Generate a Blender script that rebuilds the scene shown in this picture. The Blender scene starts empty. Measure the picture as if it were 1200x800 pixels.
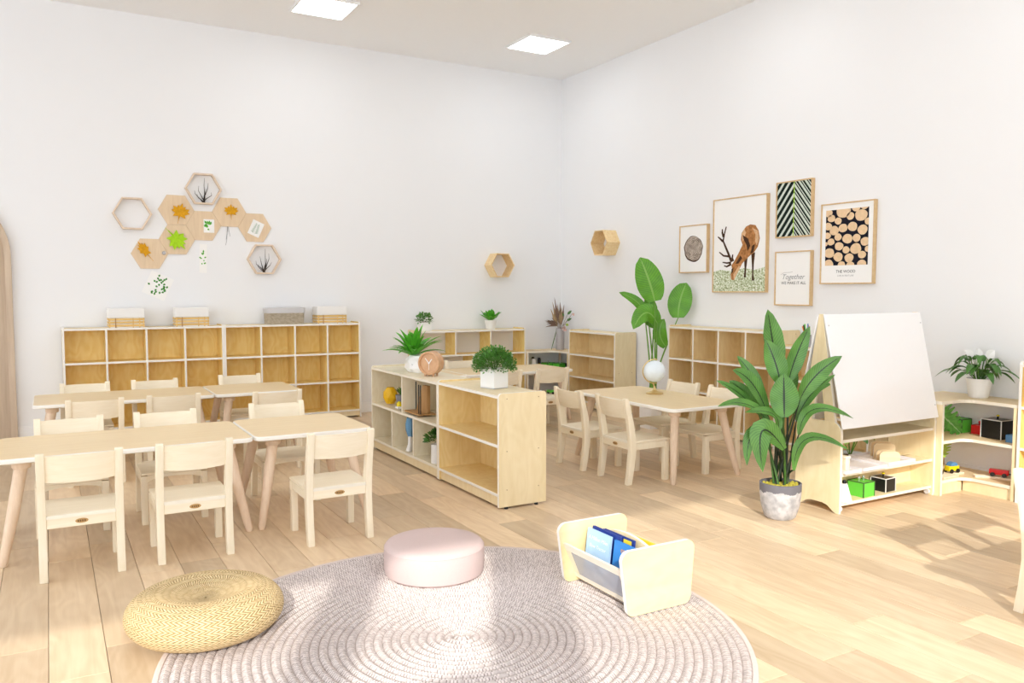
import bpy, bmesh, math, random
from mathutils import Vector, Matrix, Euler
random.seed(7)
SC = bpy.context.scene
COL = SC.collection
R = math.radians

# ------------------------------------------------------------------ camera, world, sun, exposure
cam_d = bpy.data.cameras.new('camera'); cam = bpy.data.objects.new('camera', cam_d); COL.objects.link(cam)
cam.location = (0, 0, 1.18)
cam.rotation_euler = (R(90 - 3.614), 0, R(-29.94))
cam_d.sensor_width = 36.0; cam_d.lens = 36.0 * 943 / 1200; cam_d.clip_start = 0.02
SC.camera = cam

WORLD_STRENGTH = 3.7
w = bpy.data.worlds.new('world'); SC.world = w; w.use_nodes = True
w.node_tree.nodes['Background'].inputs[0].default_value = (0.88, 0.94, 1.0, 1)
w.node_tree.nodes['Background'].inputs[1].default_value = WORLD_STRENGTH
sun_d = bpy.data.lights.new('sun', 'SUN'); sun = bpy.data.objects.new('sun', sun_d); COL.objects.link(sun)
sun_d.energy = 4.0; sun_d.angle = R(.8); sun_d.color = (1.0, 0.95, 0.86)
sun.rotation_euler = Vector((0.41, 0.778, -0.478)).to_track_quat('-Z', 'Y').to_euler()
sun.location = (-3, -5, 5)
vs = SC.view_settings
vs.view_transform = 'Standard'; vs.look = 'None'; vs.gamma = 1.0; vs.use_curve_mapping = False
vs.exposure = -0.12
SC.cycles.use_denoising = True; SC.cycles.diffuse_bounces = 7; SC.cycles.max_bounces = 12

XR, YB, ZC = 4.92, 7.456, 3.464      # right wall, back wall, ceiling
YF, XL = -1.0, -4.2

# ------------------------------------------------------------------ materials
MATS = {}
def new_mat(name):
    m = bpy.data.materials.new(name); m.use_nodes = True; MATS[name] = m
    nt = m.node_tree; b = nt.nodes['Principled BSDF']
    return m, nt, b
def plain(name, col, rough=.5, spec=.4, metal=0, emit=None, estr=0, noise=0.04, nscale=30, trans=0, alpha=1):
    m, nt, b = new_mat(name)
    b.inputs['Roughness'].default_value = rough; b.inputs['Metallic'].default_value = metal
    b.inputs['Specular IOR Level'].default_value = spec
    if trans: b.inputs['Transmission Weight'].default_value = trans
    if alpha < 1: b.inputs['Alpha'].default_value = alpha
    if emit:
        b.inputs['Emission Color'].default_value = (*emit, 1); b.inputs['Emission Strength'].default_value = estr
    if noise:
        tc = nt.nodes.new('ShaderNodeTexCoord'); n = nt.nodes.new('ShaderNodeTexNoise'); n.inputs['Scale'].default_value = nscale
        nt.links.new(tc.outputs['Object'], n.inputs['Vector'])
        mx = nt.nodes.new('ShaderNodeMix'); mx.data_type = 'RGBA'
        mx.inputs[6].default_value = (*[c * (1 - noise) for c in col], 1); mx.inputs[7].default_value = (*[min(1, c * (1 + noise)) for c in col], 1)
        nt.links.new(n.outputs['Fac'], mx.inputs[0]); nt.links.new(mx.outputs[2], b.inputs['Base Color'])
    else:
        b.inputs['Base Color'].default_value = (*col, 1)
    return m
def wood(name, c1, c2, scale=(3, 3, 40), dist=2.0, rough=.45, spec=.35, vary=.06, rot=(0, 0, 0), figure=0.0, bump=.0):
    """grain along the axis with the small scale"""
    m, nt, b = new_mat(name); N = nt.nodes; L = nt.links
    tc = N.new('ShaderNodeTexCoord'); oi = N.new('ShaderNodeObjectInfo')
    mp = N.new('ShaderNodeMapping'); mp.inputs['Scale'].default_value = scale; mp.inputs['Rotation'].default_value = rot
    ad = N.new('ShaderNodeVectorMath'); ad.operation = 'MULTIPLY_ADD'
    L.new(oi.outputs['Random'], ad.inputs[0]); ad.inputs[1].default_value = (13, 7, 5); L.new(tc.outputs['Object'], ad.inputs[2])
    L.new(ad.outputs[0], mp.inputs['Vector'])
    n = N.new('ShaderNodeTexNoise'); n.inputs['Scale'].default_value = 1.0; n.inputs['Detail'].default_value = 6; n.inputs['Roughness'].default_value = .6; n.inputs['Distortion'].default_value = dist * .3
    L.new(mp.outputs[0], n.inputs['Vector'])
    fac = n.outputs['Fac']
    if figure:
        n2 = N.new('ShaderNodeTexNoise'); n2.inputs['Scale'].default_value = 2.2; n2.inputs['Detail'].default_value = 1.5
        mp2 = N.new('ShaderNodeMapping'); mp2.inputs['Scale'].default_value = [max(.5, min(s, 6) * .55) for s in scale]; mp2.inputs['Rotation'].default_value = rot
        L.new(ad.outputs[0], mp2.inputs['Vector']); L.new(mp2.outputs[0], n2.inputs['Vector'])
        ml = N.new('ShaderNodeMath'); ml.operation = 'MULTIPLY'; L.new(n2.outputs['Fac'], ml.inputs[0]); ml.inputs[1].default_value = 55
        sn = N.new('ShaderNodeMath'); sn.operation = 'SINE'; L.new(ml.outputs[0], sn.inputs[0])
        ms = N.new('ShaderNodeMath'); ms.operation = 'MULTIPLY_ADD'; L.new(sn.outputs[0], ms.inputs[0]); ms.inputs[1].default_value = figure; L.new(n.outputs['Fac'], ms.inputs[2])
        fac = ms.outputs[0]
    rp = N.new('ShaderNodeValToRGB'); rp.color_ramp.elements[0].position = .3; rp.color_ramp.elements[1].position = .7
    rp.color_ramp.elements[0].color = (*c1, 1); rp.color_ramp.elements[1].color = (*c2, 1)
    L.new(fac, rp.inputs[0])
    hs = N.new('ShaderNodeHueSaturation')
    mr = N.new('ShaderNodeMapRange'); mr.inputs[3].default_value = 1 - vary; mr.inputs[4].default_value = 1 + vary
    L.new(oi.outputs['Random'], mr.inputs[0]); L.new(mr.outputs[0], hs.inputs['Value']); L.new(rp.outputs[0], hs.inputs['Color'])
    L.new(hs.outputs[0], b.inputs['Base Color'])
    b.inputs['Roughness'].default_value = rough; b.inputs['Specular IOR Level'].default_value = spec
    if bump:
        bp = N.new('ShaderNodeBump'); bp.inputs['Strength'].default_value = bump; bp.inputs['Distance'].default_value = .002
        L.new(fac, bp.inputs['Height']); L.new(bp.outputs[0], b.inputs['Normal'])
    return m
def leafmat(name, c1, c2, rib, veins=60, rough=.4):
    m, nt, b = new_mat(name); N = nt.nodes; L = nt.links
    uv = N.new('ShaderNodeUVMap'); sp = N.new('ShaderNodeSeparateXYZ'); L.new(uv.outputs[0], sp.inputs[0])
    ab = N.new('ShaderNodeMath'); ab.operation = 'ABSOLUTE'; L.new(sp.outputs[0], ab.inputs[0])
    k = N.new('ShaderNodeMath'); k.operation = 'MULTIPLY_ADD'; L.new(ab.outputs[0], k.inputs[0]); k.inputs[1].default_value = -.18; L.new(sp.outputs[1], k.inputs[2])
    s = N.new('ShaderNodeMath'); s.operation = 'MULTIPLY'; L.new(k.outputs[0], s.inputs[0]); s.inputs[1].default_value = veins
    sn = N.new('ShaderNodeMath'); sn.operation = 'SINE'; L.new(s.outputs[0], sn.inputs[0])
    mr = N.new('ShaderNodeMapRange'); mr.inputs[1].default_value = -1; mr.inputs[2].default_value = 1; L.new(sn.outputs[0], mr.inputs[0])
    nz = N.new('ShaderNodeTexNoise'); nz.inputs['Scale'].default_value = 14; tc = N.new('ShaderNodeTexCoord'); L.new(tc.outputs['Object'], nz.inputs['Vector'])
    av = N.new('ShaderNodeMath'); av.operation = 'MULTIPLY_ADD'; L.new(mr.outputs[0], av.inputs[0]); av.inputs[1].default_value = .4; L.new(nz.outputs['Fac'], av.inputs[2])
    mx = N.new('ShaderNodeMix'); mx.data_type = 'RGBA'; mx.inputs[6].default_value = (*c1, 1); mx.inputs[7].default_value = (*c2, 1); L.new(av.outputs[0], mx.inputs[0])
    lt = N.new('ShaderNodeMath'); lt.operation = 'LESS_THAN'; L.new(ab.outputs[0], lt.inputs[0]); lt.inputs[1].default_value = .07
    m2 = N.new('ShaderNodeMix'); m2.data_type = 'RGBA'; L.new(lt.outputs[0], m2.inputs[0]); L.new(mx.outputs[2], m2.inputs[6]); m2.inputs[7].default_value = (*rib, 1)
    L.new(m2.outputs[2], b.inputs['Base Color']); b.inputs['Roughness'].default_value = rough
    return m

plain('wall', (.85, .857, .875), .9, .1, noise=.008, nscale=3)
plain('ceiling', (.91, .915, .925), .95, .05, noise=.008)
plain('trim_white', (.88, .88, .89), .5, .3, noise=.01)
plain('white', (.86, .86, .86), .45, .4, noise=.015)
plain('tray_white', (.76, .73, .745), .35, .4, noise=.01)
plain('white_gloss', (.93, .93, .94), .08, .5, noise=.008)
plain('ceramic', (.88, .875, .87), .3, .5, noise=.01)
plain('panel_light', (1, 1, 1), emit=(.93, .97, 1), estr=9.5, noise=0)
plain('edge', (.88, .855, .80), .45, .35, noise=.02)
plain('edge_warm', (.86, .80, .68), .45, .35, noise=.03)
wood('birch', (.845, .74, .555), (.89, .80, .635), (5, 60, 60), rough=.45)            # grain along x
wood('birch_z', (.845, .74, .555), (.89, .80, .635), (60, 60, 5), rough=.45)          # grain along z
wood('ply', (.71, .54, .28), (.83, .68, .42), (16, 16, 2.4), figure=.10, vary=.03)
wood('ply_side', (.80, .66, .40), (.87, .74, .49), (16, 16, 2.4), figure=.07, vary=.02)
wood('ply_gold', (.84, .605, .20), (.91, .72, .30), (14, 14, 2.6), figure=.10, vary=.03)
wood('ply_tan', (.77, .59, .30), (.85, .69, .40), (14, 14, 2.6), figure=.08, vary=.03)
wood('ply_honey', (.79, .60, .265), (.87, .70, .37), (14, 14, 2.6), figure=.09, vary=.03)
wood('ply_rack', (.80, .64, .34), (.86, .72, .42), (2.4, 16, 16), figure=.05, vary=.02)
wood('ply_pale', (.77, .68, .49), (.84, .765, .59), (14, 14, 2.6), figure=.08, vary=.03)
wood('laminate', (.78, .605, .36), (.84, .675, .425), (3, 46, 46), rough=.4, vary=.02)
wood('laminate_y', (.72, .545, .31), (.79, .625, .385), (46, 3, 46), rough=.4, vary=.02)
wood('beech', (.70, .52, .37), (.80, .63, .48), (60, 60, 5), rough=.5)
wood('oak_arch', (.52, .40, .29), (.66, .535, .41), (26, 26, 2), rough=.6, vary=.02)
wood('plank', (.625, .46, .295), (.735, .575, .395), (26, 1.7, 10), figure=.075, rough=.36, spec=.3, vary=.20, bump=.03)
plain('floor_base', (.33, .23, .14), .7, .2)
wood('hex_veneer', (.70, .53, .35), (.78, .61, .42), (46, 46, 5), vary=.02)
wood('hex_frame', (.70, .55, .42), (.78, .64, .50), (30, 30, 30), vary=.02)
wood('hex_pine', (.76, .53, .25), (.90, .71, .42), (4, 50, 50), vary=.05)
wood('frame_oak', (.62, .42, .21), (.72, .53, .30), (30, 30, 30), vary=.03)
wood('clock_wood', (.58, .33, .18), (.68, .42, .24), (30, 4, 30), vary=.02)
wood('brown_wood', (.38, .20, .07), (.50, .29, .12), (30, 30, 5))
wood('bark', (.30, .19, .10), (.42, .28, .16), (50, 50, 8), rough=.8)
wood('bamboo', (.66, .40, .10), (.85, .62, .26), (6, 60, 60))
plain('badge', (.50, .30, .11), .4); plain('badge_light', (.14, .07, .025), .4)
plain('black', (.015, .015, .017), .35); plain('black_rubber', (.02, .02, .02), .7)
plain('pink_fabric', (.60, .475, .455), .95, .1, noise=.05, nscale=180)
plain('rug_cord', (.68, .58, .54), .95, .1, noise=.1, nscale=120)
plain('paper', (.90, .895, .885), .8, .1, noise=.005)
plain('ink', (.03, .03, .035), .8, .1); plain('ink_grey', (.32, .32, .33), .8, .1)
plain('box_green', (.13, .62, .06), .4); plain('box_black', (.012, .012, .013), .3); plain('box_red', (.75, .02, .02), .4)
plain('seam_grey', (.75, .75, .75), .5); plain('seam_dark', (.05, .12, .04), .5)
plain('toy_red', (.75, .015, .02), .3); plain('toy_yellow', (.82, .66, .01), .3); plain('toy_blue', (.10, .26, .50), .4)
plain('yellow_ball', (.80, .47, .01), .4); plain('grey_pot', (.24, .24, .26), .6); plain('cloth_blue', (.16, .33, .52), .9, .1)
plain('gold_metal', (.72, .55, .26), .28, metal=.9, noise=0)
plain('globe_white', (.78, .86, .93), .35, noise=.08, nscale=22)
plain('moss', (.42, .36, .06), .95, .05, noise=.5, nscale=120)
plain('soil', (.16, .09, .05), .95, .05, noise=.3, nscale=80)
plain('fabric_white', (.86, .855, .84), .95, .1, noise=.02, nscale=150); plain('fabric_grey', (.62, .61, .62), .95, .1, noise=.04, nscale=150)
plain('vase_glass', (.58, .55, .56), .15, .5, trans=.35, noise=.02)
plain('pocket_plastic', (.52, .53, .58), .08, .5, noise=.0, alpha=.62)
plain('dried_tan', (.42, .30, .17), .95, .05, noise=.3, nscale=60); plain('dried_brown', (.22, .145, .11), .95, .05, noise=.3, nscale=60)
plain('protea', (.72, .50, .46), .9, .1, noise=.2, nscale=60)
plain('maple_orange', (.68, .34, .02), .8, .1, noise=.25, nscale=50); plain('leaf_lime', (.38, .66, .02), .7, .2, noise=.2, nscale=50)
plain('green_print', (.07, .26, .05), .8, .1, noise=.4, nscale=90); plain('green_pale', (.30, .44, .32), .8, .1, noise=.3, nscale=60)
plain('twig', (.05, .04, .035), .9, .1)
plain('book_sky', (.42, .62, .86), .4, .4, noise=.15, nscale=10); plain('book_blue', (.03, .22, .62), .4); plain('book_navy', (.015, .04, .25), .4)
plain('book_yellow', (.85, .68, .05), .4); plain('orange', (.85, .30, .02), .5)
plain('deer_brown', (.42, .19, .07), .8, .1, noise=.85, nscale=55); plain('deer_dark', (.07, .035, .02), .8, .1); plain('deer_tan', (.68, .44, .25), .8, .1, noise=.3, nscale=60)
plain('leafbar', (.60, .66, .60), .8, .1, noise=.15, nscale=20); plain('leaf_black', (.008, .016, .012), .8, .1); plain('leaf_mid', (.06, .13, .07), .8, .1, noise=.6, nscale=40)
plain('log_end', (.78, .57, .36), .8, .1, noise=.16, nscale=45); plain('log_gap', (.012, .012, .022), .8, .1)
plain('metal_grey', (.6, .6, .62), .3, metal=.8, noise=0)
leafmat('palm_leaf', (.018, .085, .010), (.125, .32, .05), (.008, .022, .008), 120)
leafmat('banana_leaf', (.035, .15, .005), (.12, .38, .008), (.20, .42, .06), 110)
leafmat('aloe_leaf', (.03, .20, .012), (.12, .52, .03), (.03, .20, .02), 10)
leafmat('lily_leaf', (.018, .075, .012), (.07, .20, .025), (.05, .16, .03), 60)
leafmat('bush_leaf', (.02, .085, .012), (.12, .33, .05), (.06, .20, .03), 12)
leafmat('monstera', (.03, .16, .02), (.10, .36, .05), (.30, .48, .22), 46)
leafmat('lime_leaf', (.28, .50, .05), (.52, .72, .14), (.20, .12, .03), 20)
plain('stem_green', (.05, .13, .02), .5); plain('stem_lime', (.14, .32, .04), .5); plain('stem_dark', (.015, .028, .012), .5)

def shader_rug():
    m, nt, b = new_mat('rug_yarn'); N = nt.nodes; L = nt.links
    tc = N.new('ShaderNodeTexCoord'); sp = N.new('ShaderNodeSeparateXYZ'); L.new(tc.outputs['Object'], sp.inputs[0])
    at = N.new('ShaderNodeMath'); at.operation = 'ARCTAN2'; L.new(sp.outputs[1], at.inputs[0]); L.new(sp.outputs[0], at.inputs[1])
    ln = N.new('ShaderNodeVectorMath'); ln.operation = 'LENGTH'; L.new(tc.outputs['Object'], ln.inputs[0])
    DR = (.972 - .022) / 32
    def mth(op, a, b=None, c=None):
        n = N.new('ShaderNodeMath'); n.operation = op
        for i, v in enumerate((a, b, c)):
            if v is None: continue
            if isinstance(v, (int, float)): n.inputs[i].default_value = v
            else: L.new(v, n.inputs[i])
        return n.outputs[0]
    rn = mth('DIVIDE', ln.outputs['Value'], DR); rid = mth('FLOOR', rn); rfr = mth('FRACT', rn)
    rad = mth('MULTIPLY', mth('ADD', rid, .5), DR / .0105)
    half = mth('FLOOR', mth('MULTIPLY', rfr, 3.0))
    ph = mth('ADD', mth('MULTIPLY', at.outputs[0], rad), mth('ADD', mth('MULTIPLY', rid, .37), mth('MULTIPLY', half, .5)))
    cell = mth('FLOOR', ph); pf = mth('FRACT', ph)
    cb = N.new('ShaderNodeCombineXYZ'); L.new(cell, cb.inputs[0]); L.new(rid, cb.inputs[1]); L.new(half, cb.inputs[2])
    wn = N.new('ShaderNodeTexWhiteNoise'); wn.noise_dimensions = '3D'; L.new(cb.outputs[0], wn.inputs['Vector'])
    # shade of the gaps between neighbouring stitches, painted into the yarn colour
    gap_shade = mth('MULTIPLY', mth('LESS_THAN', pf, .30), mth('GREATER_THAN', wn.outputs['Value'], .25))
    val = mth('SUBTRACT', mth('MULTIPLY_ADD', wn.outputs['Value'], .45, .5), mth('MULTIPLY', gap_shade, .55))
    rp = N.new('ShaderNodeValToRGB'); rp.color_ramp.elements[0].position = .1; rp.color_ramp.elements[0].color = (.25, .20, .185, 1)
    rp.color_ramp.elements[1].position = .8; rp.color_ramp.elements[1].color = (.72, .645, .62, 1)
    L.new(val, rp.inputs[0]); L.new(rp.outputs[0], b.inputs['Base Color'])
    b.inputs['Roughness'].default_value = .95; b.inputs['Specular IOR Level'].default_value = .1
    bp = N.new('ShaderNodeBump'); bp.inputs['Strength'].default_value = .8; bp.inputs['Distance'].default_value = .004
    L.new(val, bp.inputs['Height']); L.new(bp.outputs[0], b.inputs['Normal'])
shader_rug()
def shader_weave(name, c1, c2, sx, sy, cyl=True, strength=.9):
    m, nt, b = new_mat(name); N = nt.nodes; L = nt.links
    uv = N.new('ShaderNodeUVMap'); mp = N.new('ShaderNodeMapping'); mp.inputs['Scale'].default_value = (sx, sy, 1); mp.inputs['Rotation'].default_value = (0, 0, .5)
    L.new(uv.outputs[0], mp.inputs[0])
    br = N.new('ShaderNodeTexBrick'); br.inputs['Scale'].default_value = 1; br.inputs['Mortar Size'].default_value = .06; br.inputs['Mortar Smooth'].default_value = 1
    br.inputs['Brick Width'].default_value = 1.0; br.inputs['Row Height'].default_value = .36; br.inputs['Bias'].default_value = 0
    br.inputs['Color1'].default_value = (*c1, 1); br.inputs['Color2'].default_value = (*c2, 1); br.inputs['Mortar'].default_value = (*[c * .42 for c in c1], 1)
    nz = N.new('ShaderNodeTexNoise'); nz.inputs['Scale'].default_value = .7; L.new(mp.outputs[0], nz.inputs['Vector'])
    av = N.new('ShaderNodeVectorMath'); av.operation = 'MULTIPLY_ADD'; L.new(nz.outputs['Color'], av.inputs[0]); av.inputs[1].default_value = (.5, .5, 0); L.new(mp.outputs[0], av.inputs[2])
    L.new(av.outputs[0], br.inputs['Vector']); L.new(br.outputs['Color'], b.inputs['Base Color'])
    bp = N.new('ShaderNodeBump'); bp.inputs['Strength'].default_value = strength; bp.inputs['Distance'].default_value = .004; bp.invert = True
    L.new(br.outputs['Fac'], bp.inputs['Height']); L.new(bp.outputs[0], b.inputs['Normal']); b.inputs['Roughness'].default_value = .7
def shader_straw():
    m, nt, b = new_mat('straw'); N = nt.nodes; L = nt.links
    def mth(op, a, b=None, c=None):
        n = N.new('ShaderNodeMath'); n.operation = op
        for i, v in enumerate((a, b, c)):
            if v is None: continue
            if isinstance(v, (int, float)): n.inputs[i].default_value = v
            else: L.new(v, n.inputs[i])
        return n.outputs[0]
    uv = N.new('ShaderNodeUVMap'); sp = N.new('ShaderNodeSeparateXYZ'); L.new(uv.outputs[0], sp.inputs[0])
    row = mth('MULTIPLY', sp.outputs[1], 30); zig = mth('PINGPONG', row, 1.0)
    ph = mth('ADD', mth('MULTIPLY', sp.outputs[0], 84), mth('MULTIPLY', zig, 1.3))
    cb = N.new('ShaderNodeCombineXYZ'); L.new(mth('FLOOR', ph), cb.inputs[0]); L.new(mth('FLOOR', row), cb.inputs[1])
    wn = N.new('ShaderNodeTexWhiteNoise'); L.new(cb.outputs[0], wn.inputs['Vector'])
    hgt = mth('MULTIPLY', mth('SINE', mth('MULTIPLY', mth('FRACT', ph), math.pi)), mth('ADD', .55, mth('MULTIPLY', mth('SINE', mth('MULTIPLY', mth('FRACT', row), math.pi)), .45)))
    rp = N.new('ShaderNodeValToRGB'); e = rp.color_ramp.elements; e[0].position = .12; e[0].color = (.40, .26, .10, 1); e[1].position = .9; e[1].color = (.84, .665, .385, 1)
    k = e.new(.42); k.color = (.72, .53, .275, 1)
    L.new(mth('MULTIPLY', hgt, mth('MULTIPLY_ADD', wn.outputs['Value'], .5, .6)), rp.inputs[0]); L.new(rp.outputs[0], b.inputs['Base Color'])
    bp = N.new('ShaderNodeBump'); bp.inputs['Strength'].default_value = .9; bp.inputs['Distance'].default_value = .005
    L.new(hgt, bp.inputs['Height']); L.new(bp.outputs[0], b.inputs['Normal']); b.inputs['Roughness'].default_value = .65
shader_straw()
shader_weave('wicker', (.50, .42, .30), (.70, .61, .47), 46, 60)
def shader_concrete():
    m, nt, b = new_mat('concrete_pot'); N = nt.nodes; L = nt.links
    tc = N.new('ShaderNodeTexCoord'); sp = N.new('ShaderNodeSeparateXYZ'); L.new(tc.outputs['Object'], sp.inputs[0])
    nz = N.new('ShaderNodeTexNoise'); nz.inputs['Scale'].default_value = 28; nz.inputs['Detail'].default_value = 6; L.new(tc.outputs['Object'], nz.inputs['Vector'])
    rp = N.new('ShaderNodeValToRGB'); rp.color_ramp.elements[0].position = .35; rp.color_ramp.elements[0].color = (.34, .335, .345, 1)
    rp.color_ramp.elements[1].position = .62; rp.color_ramp.elements[1].color = (.56, .545, .555, 1); L.new(nz.outputs['Fac'], rp.inputs[0])
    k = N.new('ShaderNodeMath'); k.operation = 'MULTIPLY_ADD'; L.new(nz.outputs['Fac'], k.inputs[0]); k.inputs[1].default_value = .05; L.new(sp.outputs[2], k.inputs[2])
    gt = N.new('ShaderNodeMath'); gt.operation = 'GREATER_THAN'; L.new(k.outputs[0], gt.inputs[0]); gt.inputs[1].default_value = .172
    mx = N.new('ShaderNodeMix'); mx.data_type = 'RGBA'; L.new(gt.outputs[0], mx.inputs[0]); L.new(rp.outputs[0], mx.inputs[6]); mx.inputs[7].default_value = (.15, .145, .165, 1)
    L.new(mx.outputs[2], b.inputs['Base Color']); b.inputs['Roughness'].default_value = .85
shader_concrete()
def shader_rings():
    m, nt, b = new_mat('ring_print'); N = nt.nodes; L = nt.links
    tc = N.new('ShaderNodeTexCoord'); nz = N.new('ShaderNodeTexNoise'); nz.inputs['Scale'].default_value = 22
    mp = N.new('ShaderNodeMapping'); mp.inputs['Scale'].default_value = (1.1, 0, 1); L.new(tc.outputs['Object'], mp.inputs[0]); L.new(mp.outputs[0], nz.inputs['Vector'])
    ln = N.new('ShaderNodeVectorMath'); ln.operation = 'LENGTH'; L.new(mp.outputs[0], ln.inputs[0])
    k = N.new('ShaderNodeMath'); k.operation = 'MULTIPLY_ADD'; L.new(nz.outputs['Fac'], k.inputs[0]); k.inputs[1].default_value = .035; L.new(ln.outputs['Value'], k.inputs[2])
    s = N.new('ShaderNodeMath'); s.operation = 'MULTIPLY'; L.new(k.outputs[0], s.inputs[0]); s.inputs[1].default_value = 520
    sn = N.new('ShaderNodeMath'); sn.operation = 'SINE'; L.new(s.outputs[0], sn.inputs[0])
    av = N.new('ShaderNodeMath'); av.operation = 'MULTIPLY_ADD'; L.new(sn.outputs[0], av.inputs[0]); av.inputs[1].default_value = .3; L.new(nz.outputs['Fac'], av.inputs[2])
    rp = N.new('ShaderNodeValToRGB'); rp.color_ramp.elements[0].position = .2; rp.color_ramp.elements[0].color = (.07, .045, .03, 1)
    rp.color_ramp.elements[1].position = .75; rp.color_ramp.elements[1].color = (.62, .52, .44, 1); L.new(av.outputs[0], rp.inputs[0])
    L.new(rp.outputs[0], b.inputs['Base Color']); b.inputs['Roughness'].default_value = .8
shader_rings()
def shader_grass_print():
    m, nt, b = new_mat('grass_print'); N = nt.nodes; L = nt.links
    tc = N.new('ShaderNodeTexCoord'); nz = N.new('ShaderNodeTexNoise'); nz.inputs['Scale'].default_value = 70; nz.inputs['Detail'].default_value = 4
    L.new(tc.outputs['Object'], nz.inputs['Vector'])
    rp = N.new('ShaderNodeValToRGB'); e = rp.color_ramp.elements
    e[0].position = .34; e[0].color = (.20, .22, .10, 1); e[1].position = .64; e[1].color = (.86, .87, .80, 1)
    n = e.new(.48); n.color = (.50, .58, .36, 1)
    L.new(nz.outputs['Fac'], rp.inputs[0]); L.new(rp.outputs[0], b.inputs['Base Color']); b.inputs['Roughness'].default_value = .8
shader_grass_print()

# ------------------------------------------------------------------ mesh builder
class MB:
    def __init__(s): s.v = []; s.f = []; s.m = []; s.uv = {}; s.mi = 0
    def face(s, idx, m=None): s.f.append(tuple(idx)); s.m.append(s.mi if m is None else m)
    def box(s, x0, x1, y0, y1, z0, z1, m=None, front=None, top=None):
        b = len(s.v); s.v += [(x0, y0, z0), (x1, y0, z0), (x1, y1, z0), (x0, y1, z0), (x0, y0, z1), (x1, y0, z1), (x1, y1, z1), (x0, y1, z1)]
        for k, q in enumerate(((0, 3, 2, 1), (4, 5, 6, 7), (0, 1, 5, 4), (2, 3, 7, 6), (1, 2, 6, 5), (3, 0, 4, 7))):
            mm = m
            if k == 2 and front is not None: mm = front
            if k == 1 and top is not None: mm = top
            s.face([b + i for i in q], mm)
        return s
    def prism(s, pts, d0, d1, axis='y', m=None, rim=None):
        """pts is a counter-clockwise 2D outline seen from the -axis side; axis y: (x,z); axis x: (y,z); axis z: (x,y)"""
        def P(p, d): return {'y': (p[0], d, p[1]), 'x': (d, p[0], p[1]), 'z': (p[0], p[1], d)}[axis]
        b = len(s.v); n = len(pts); s.v += [P(p, d0) for p in pts] + [P(p, d1) for p in pts]
        s.face([b + i for i in range(n)], m); s.face([b + n + i for i in reversed(range(n))], m)
        for i in range(n):
            j = (i + 1) % n; s.face([b + i, b + n + i, b + n + j, b + j], rim if rim is not None else m)
        return s
    def lathe(s, prof, seg=32, c=(0, 0, 0), m=None, uv=False, sx=1, sy=1):
        b = len(s.v); n = len(prof)
        for i in range(seg):
            a = 2 * math.pi * i / seg
            for r, z in prof: s.v.append((c[0] + r * math.cos(a) * sx, c[1] + r * math.sin(a) * sy, c[2] + z))
        for i in range(seg):
            for k in range(n - 1):
                q = (b + i * n + k, b + ((i + 1) % seg) * n + k, b + ((i + 1) % seg) * n + k + 1, b + i * n + k + 1)
                s.face(q, m)
                if uv: s.uv[len(s.f) - 1] = [(i / seg, k / (n - 1)), ((i + 1) / seg, k / (n - 1)), ((i + 1) / seg, (k + 1) / (n - 1)), (i / seg, (k + 1) / (n - 1))]
        return s
    def tube(s, pts, rad, seg=8, m=None, cap=True):
        pts = [Vector(p) for p in pts]; n = len(pts); b = len(s.v)
        rads = rad if isinstance(rad, (list, tuple)) else [rad] * n
        up = Vector((0, 0, 1)); prev = None
        for i, p in enumerate(pts):
            t = (pts[min(i + 1, n - 1)] - pts[max(i - 1, 0)]).normalized()
            if prev is None:
                a = up.cross(t)
                if a.length < .1: a = Vector((1, 0, 0)).cross(t)
            else: a = prev - t * prev.dot(t)
            a.normalize(); prev = a; c = t.cross(a)
            for k in range(seg):
                an = 2 * math.pi * k / seg
                s.v.append(tuple(p + (a * math.cos(an) + c * math.sin(an)) * rads[i]))
        for i in range(n - 1):
            for k in range(seg):
                k2 = (k + 1) % seg; s.face((b + i * seg + k, b + i * seg + k2, b + (i + 1) * seg + k2, b + (i + 1) * seg + k), m)
        if cap:
            s.face([b + k for k in reversed(range(seg))], m); s.face([b + (n - 1) * seg + k for k in range(seg)], m)
        return s
    def leaf(s, path, width, nrm, prof=None, fold=.15, wave=0, m=None, thick=0):
        """leaf blade along path (3D points); width = full width; nrm = facing hint"""
        pts = [Vector(p) for p in path]; n = len(pts); b = len(s.v); nrm = Vector(nrm).normalized()
        for i, p in enumerate(pts):
            t = (pts[min(i + 1, n - 1)] - pts[max(i - 1, 0)]).normalized()
            side = t.cross(nrm)
            if side.length < .05: side = t.cross(Vector((.3, .5, .8)))
            side.normalize(); nn = side.cross(t).normalized()
            f = i / (n - 1); wd = width * .5 * (prof(f) if prof else math.sin(math.pi * min(1, max(0, f)) ** .75) ** .8)
            wv = wave * math.sin(f * 21) * wd
            for q in (-1, -.5, 0, .5, 1):
                s.v.append(tuple(p + side * q * wd + nn * (abs(q) * fold * wd * (1 if abs(q) < .9 else 1.05) + wv * q)))
        for i in range(n - 1):
            for k in range(4):
                s.face((b + i * 5 + k, b + i * 5 + k + 1, b + (i + 1) * 5 + k + 1, b + (i + 1) * 5 + k), m)
                u = [-1, -.5, 0, .5, 1]
                s.uv[len(s.f) - 1] = [(u[k], i / (n - 1)), (u[k + 1], i / (n - 1)), (u[k + 1], (i + 1) / (n - 1)), (u[k], (i + 1) / (n - 1))]
        return s
    def xf(s, M, start=0):
        M = M if isinstance(M, Matrix) else Matrix(M)
        for i in range(start, len(s.v)): s.v[i] = tuple(M @ Vector(s.v[i]))
        return s
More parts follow.
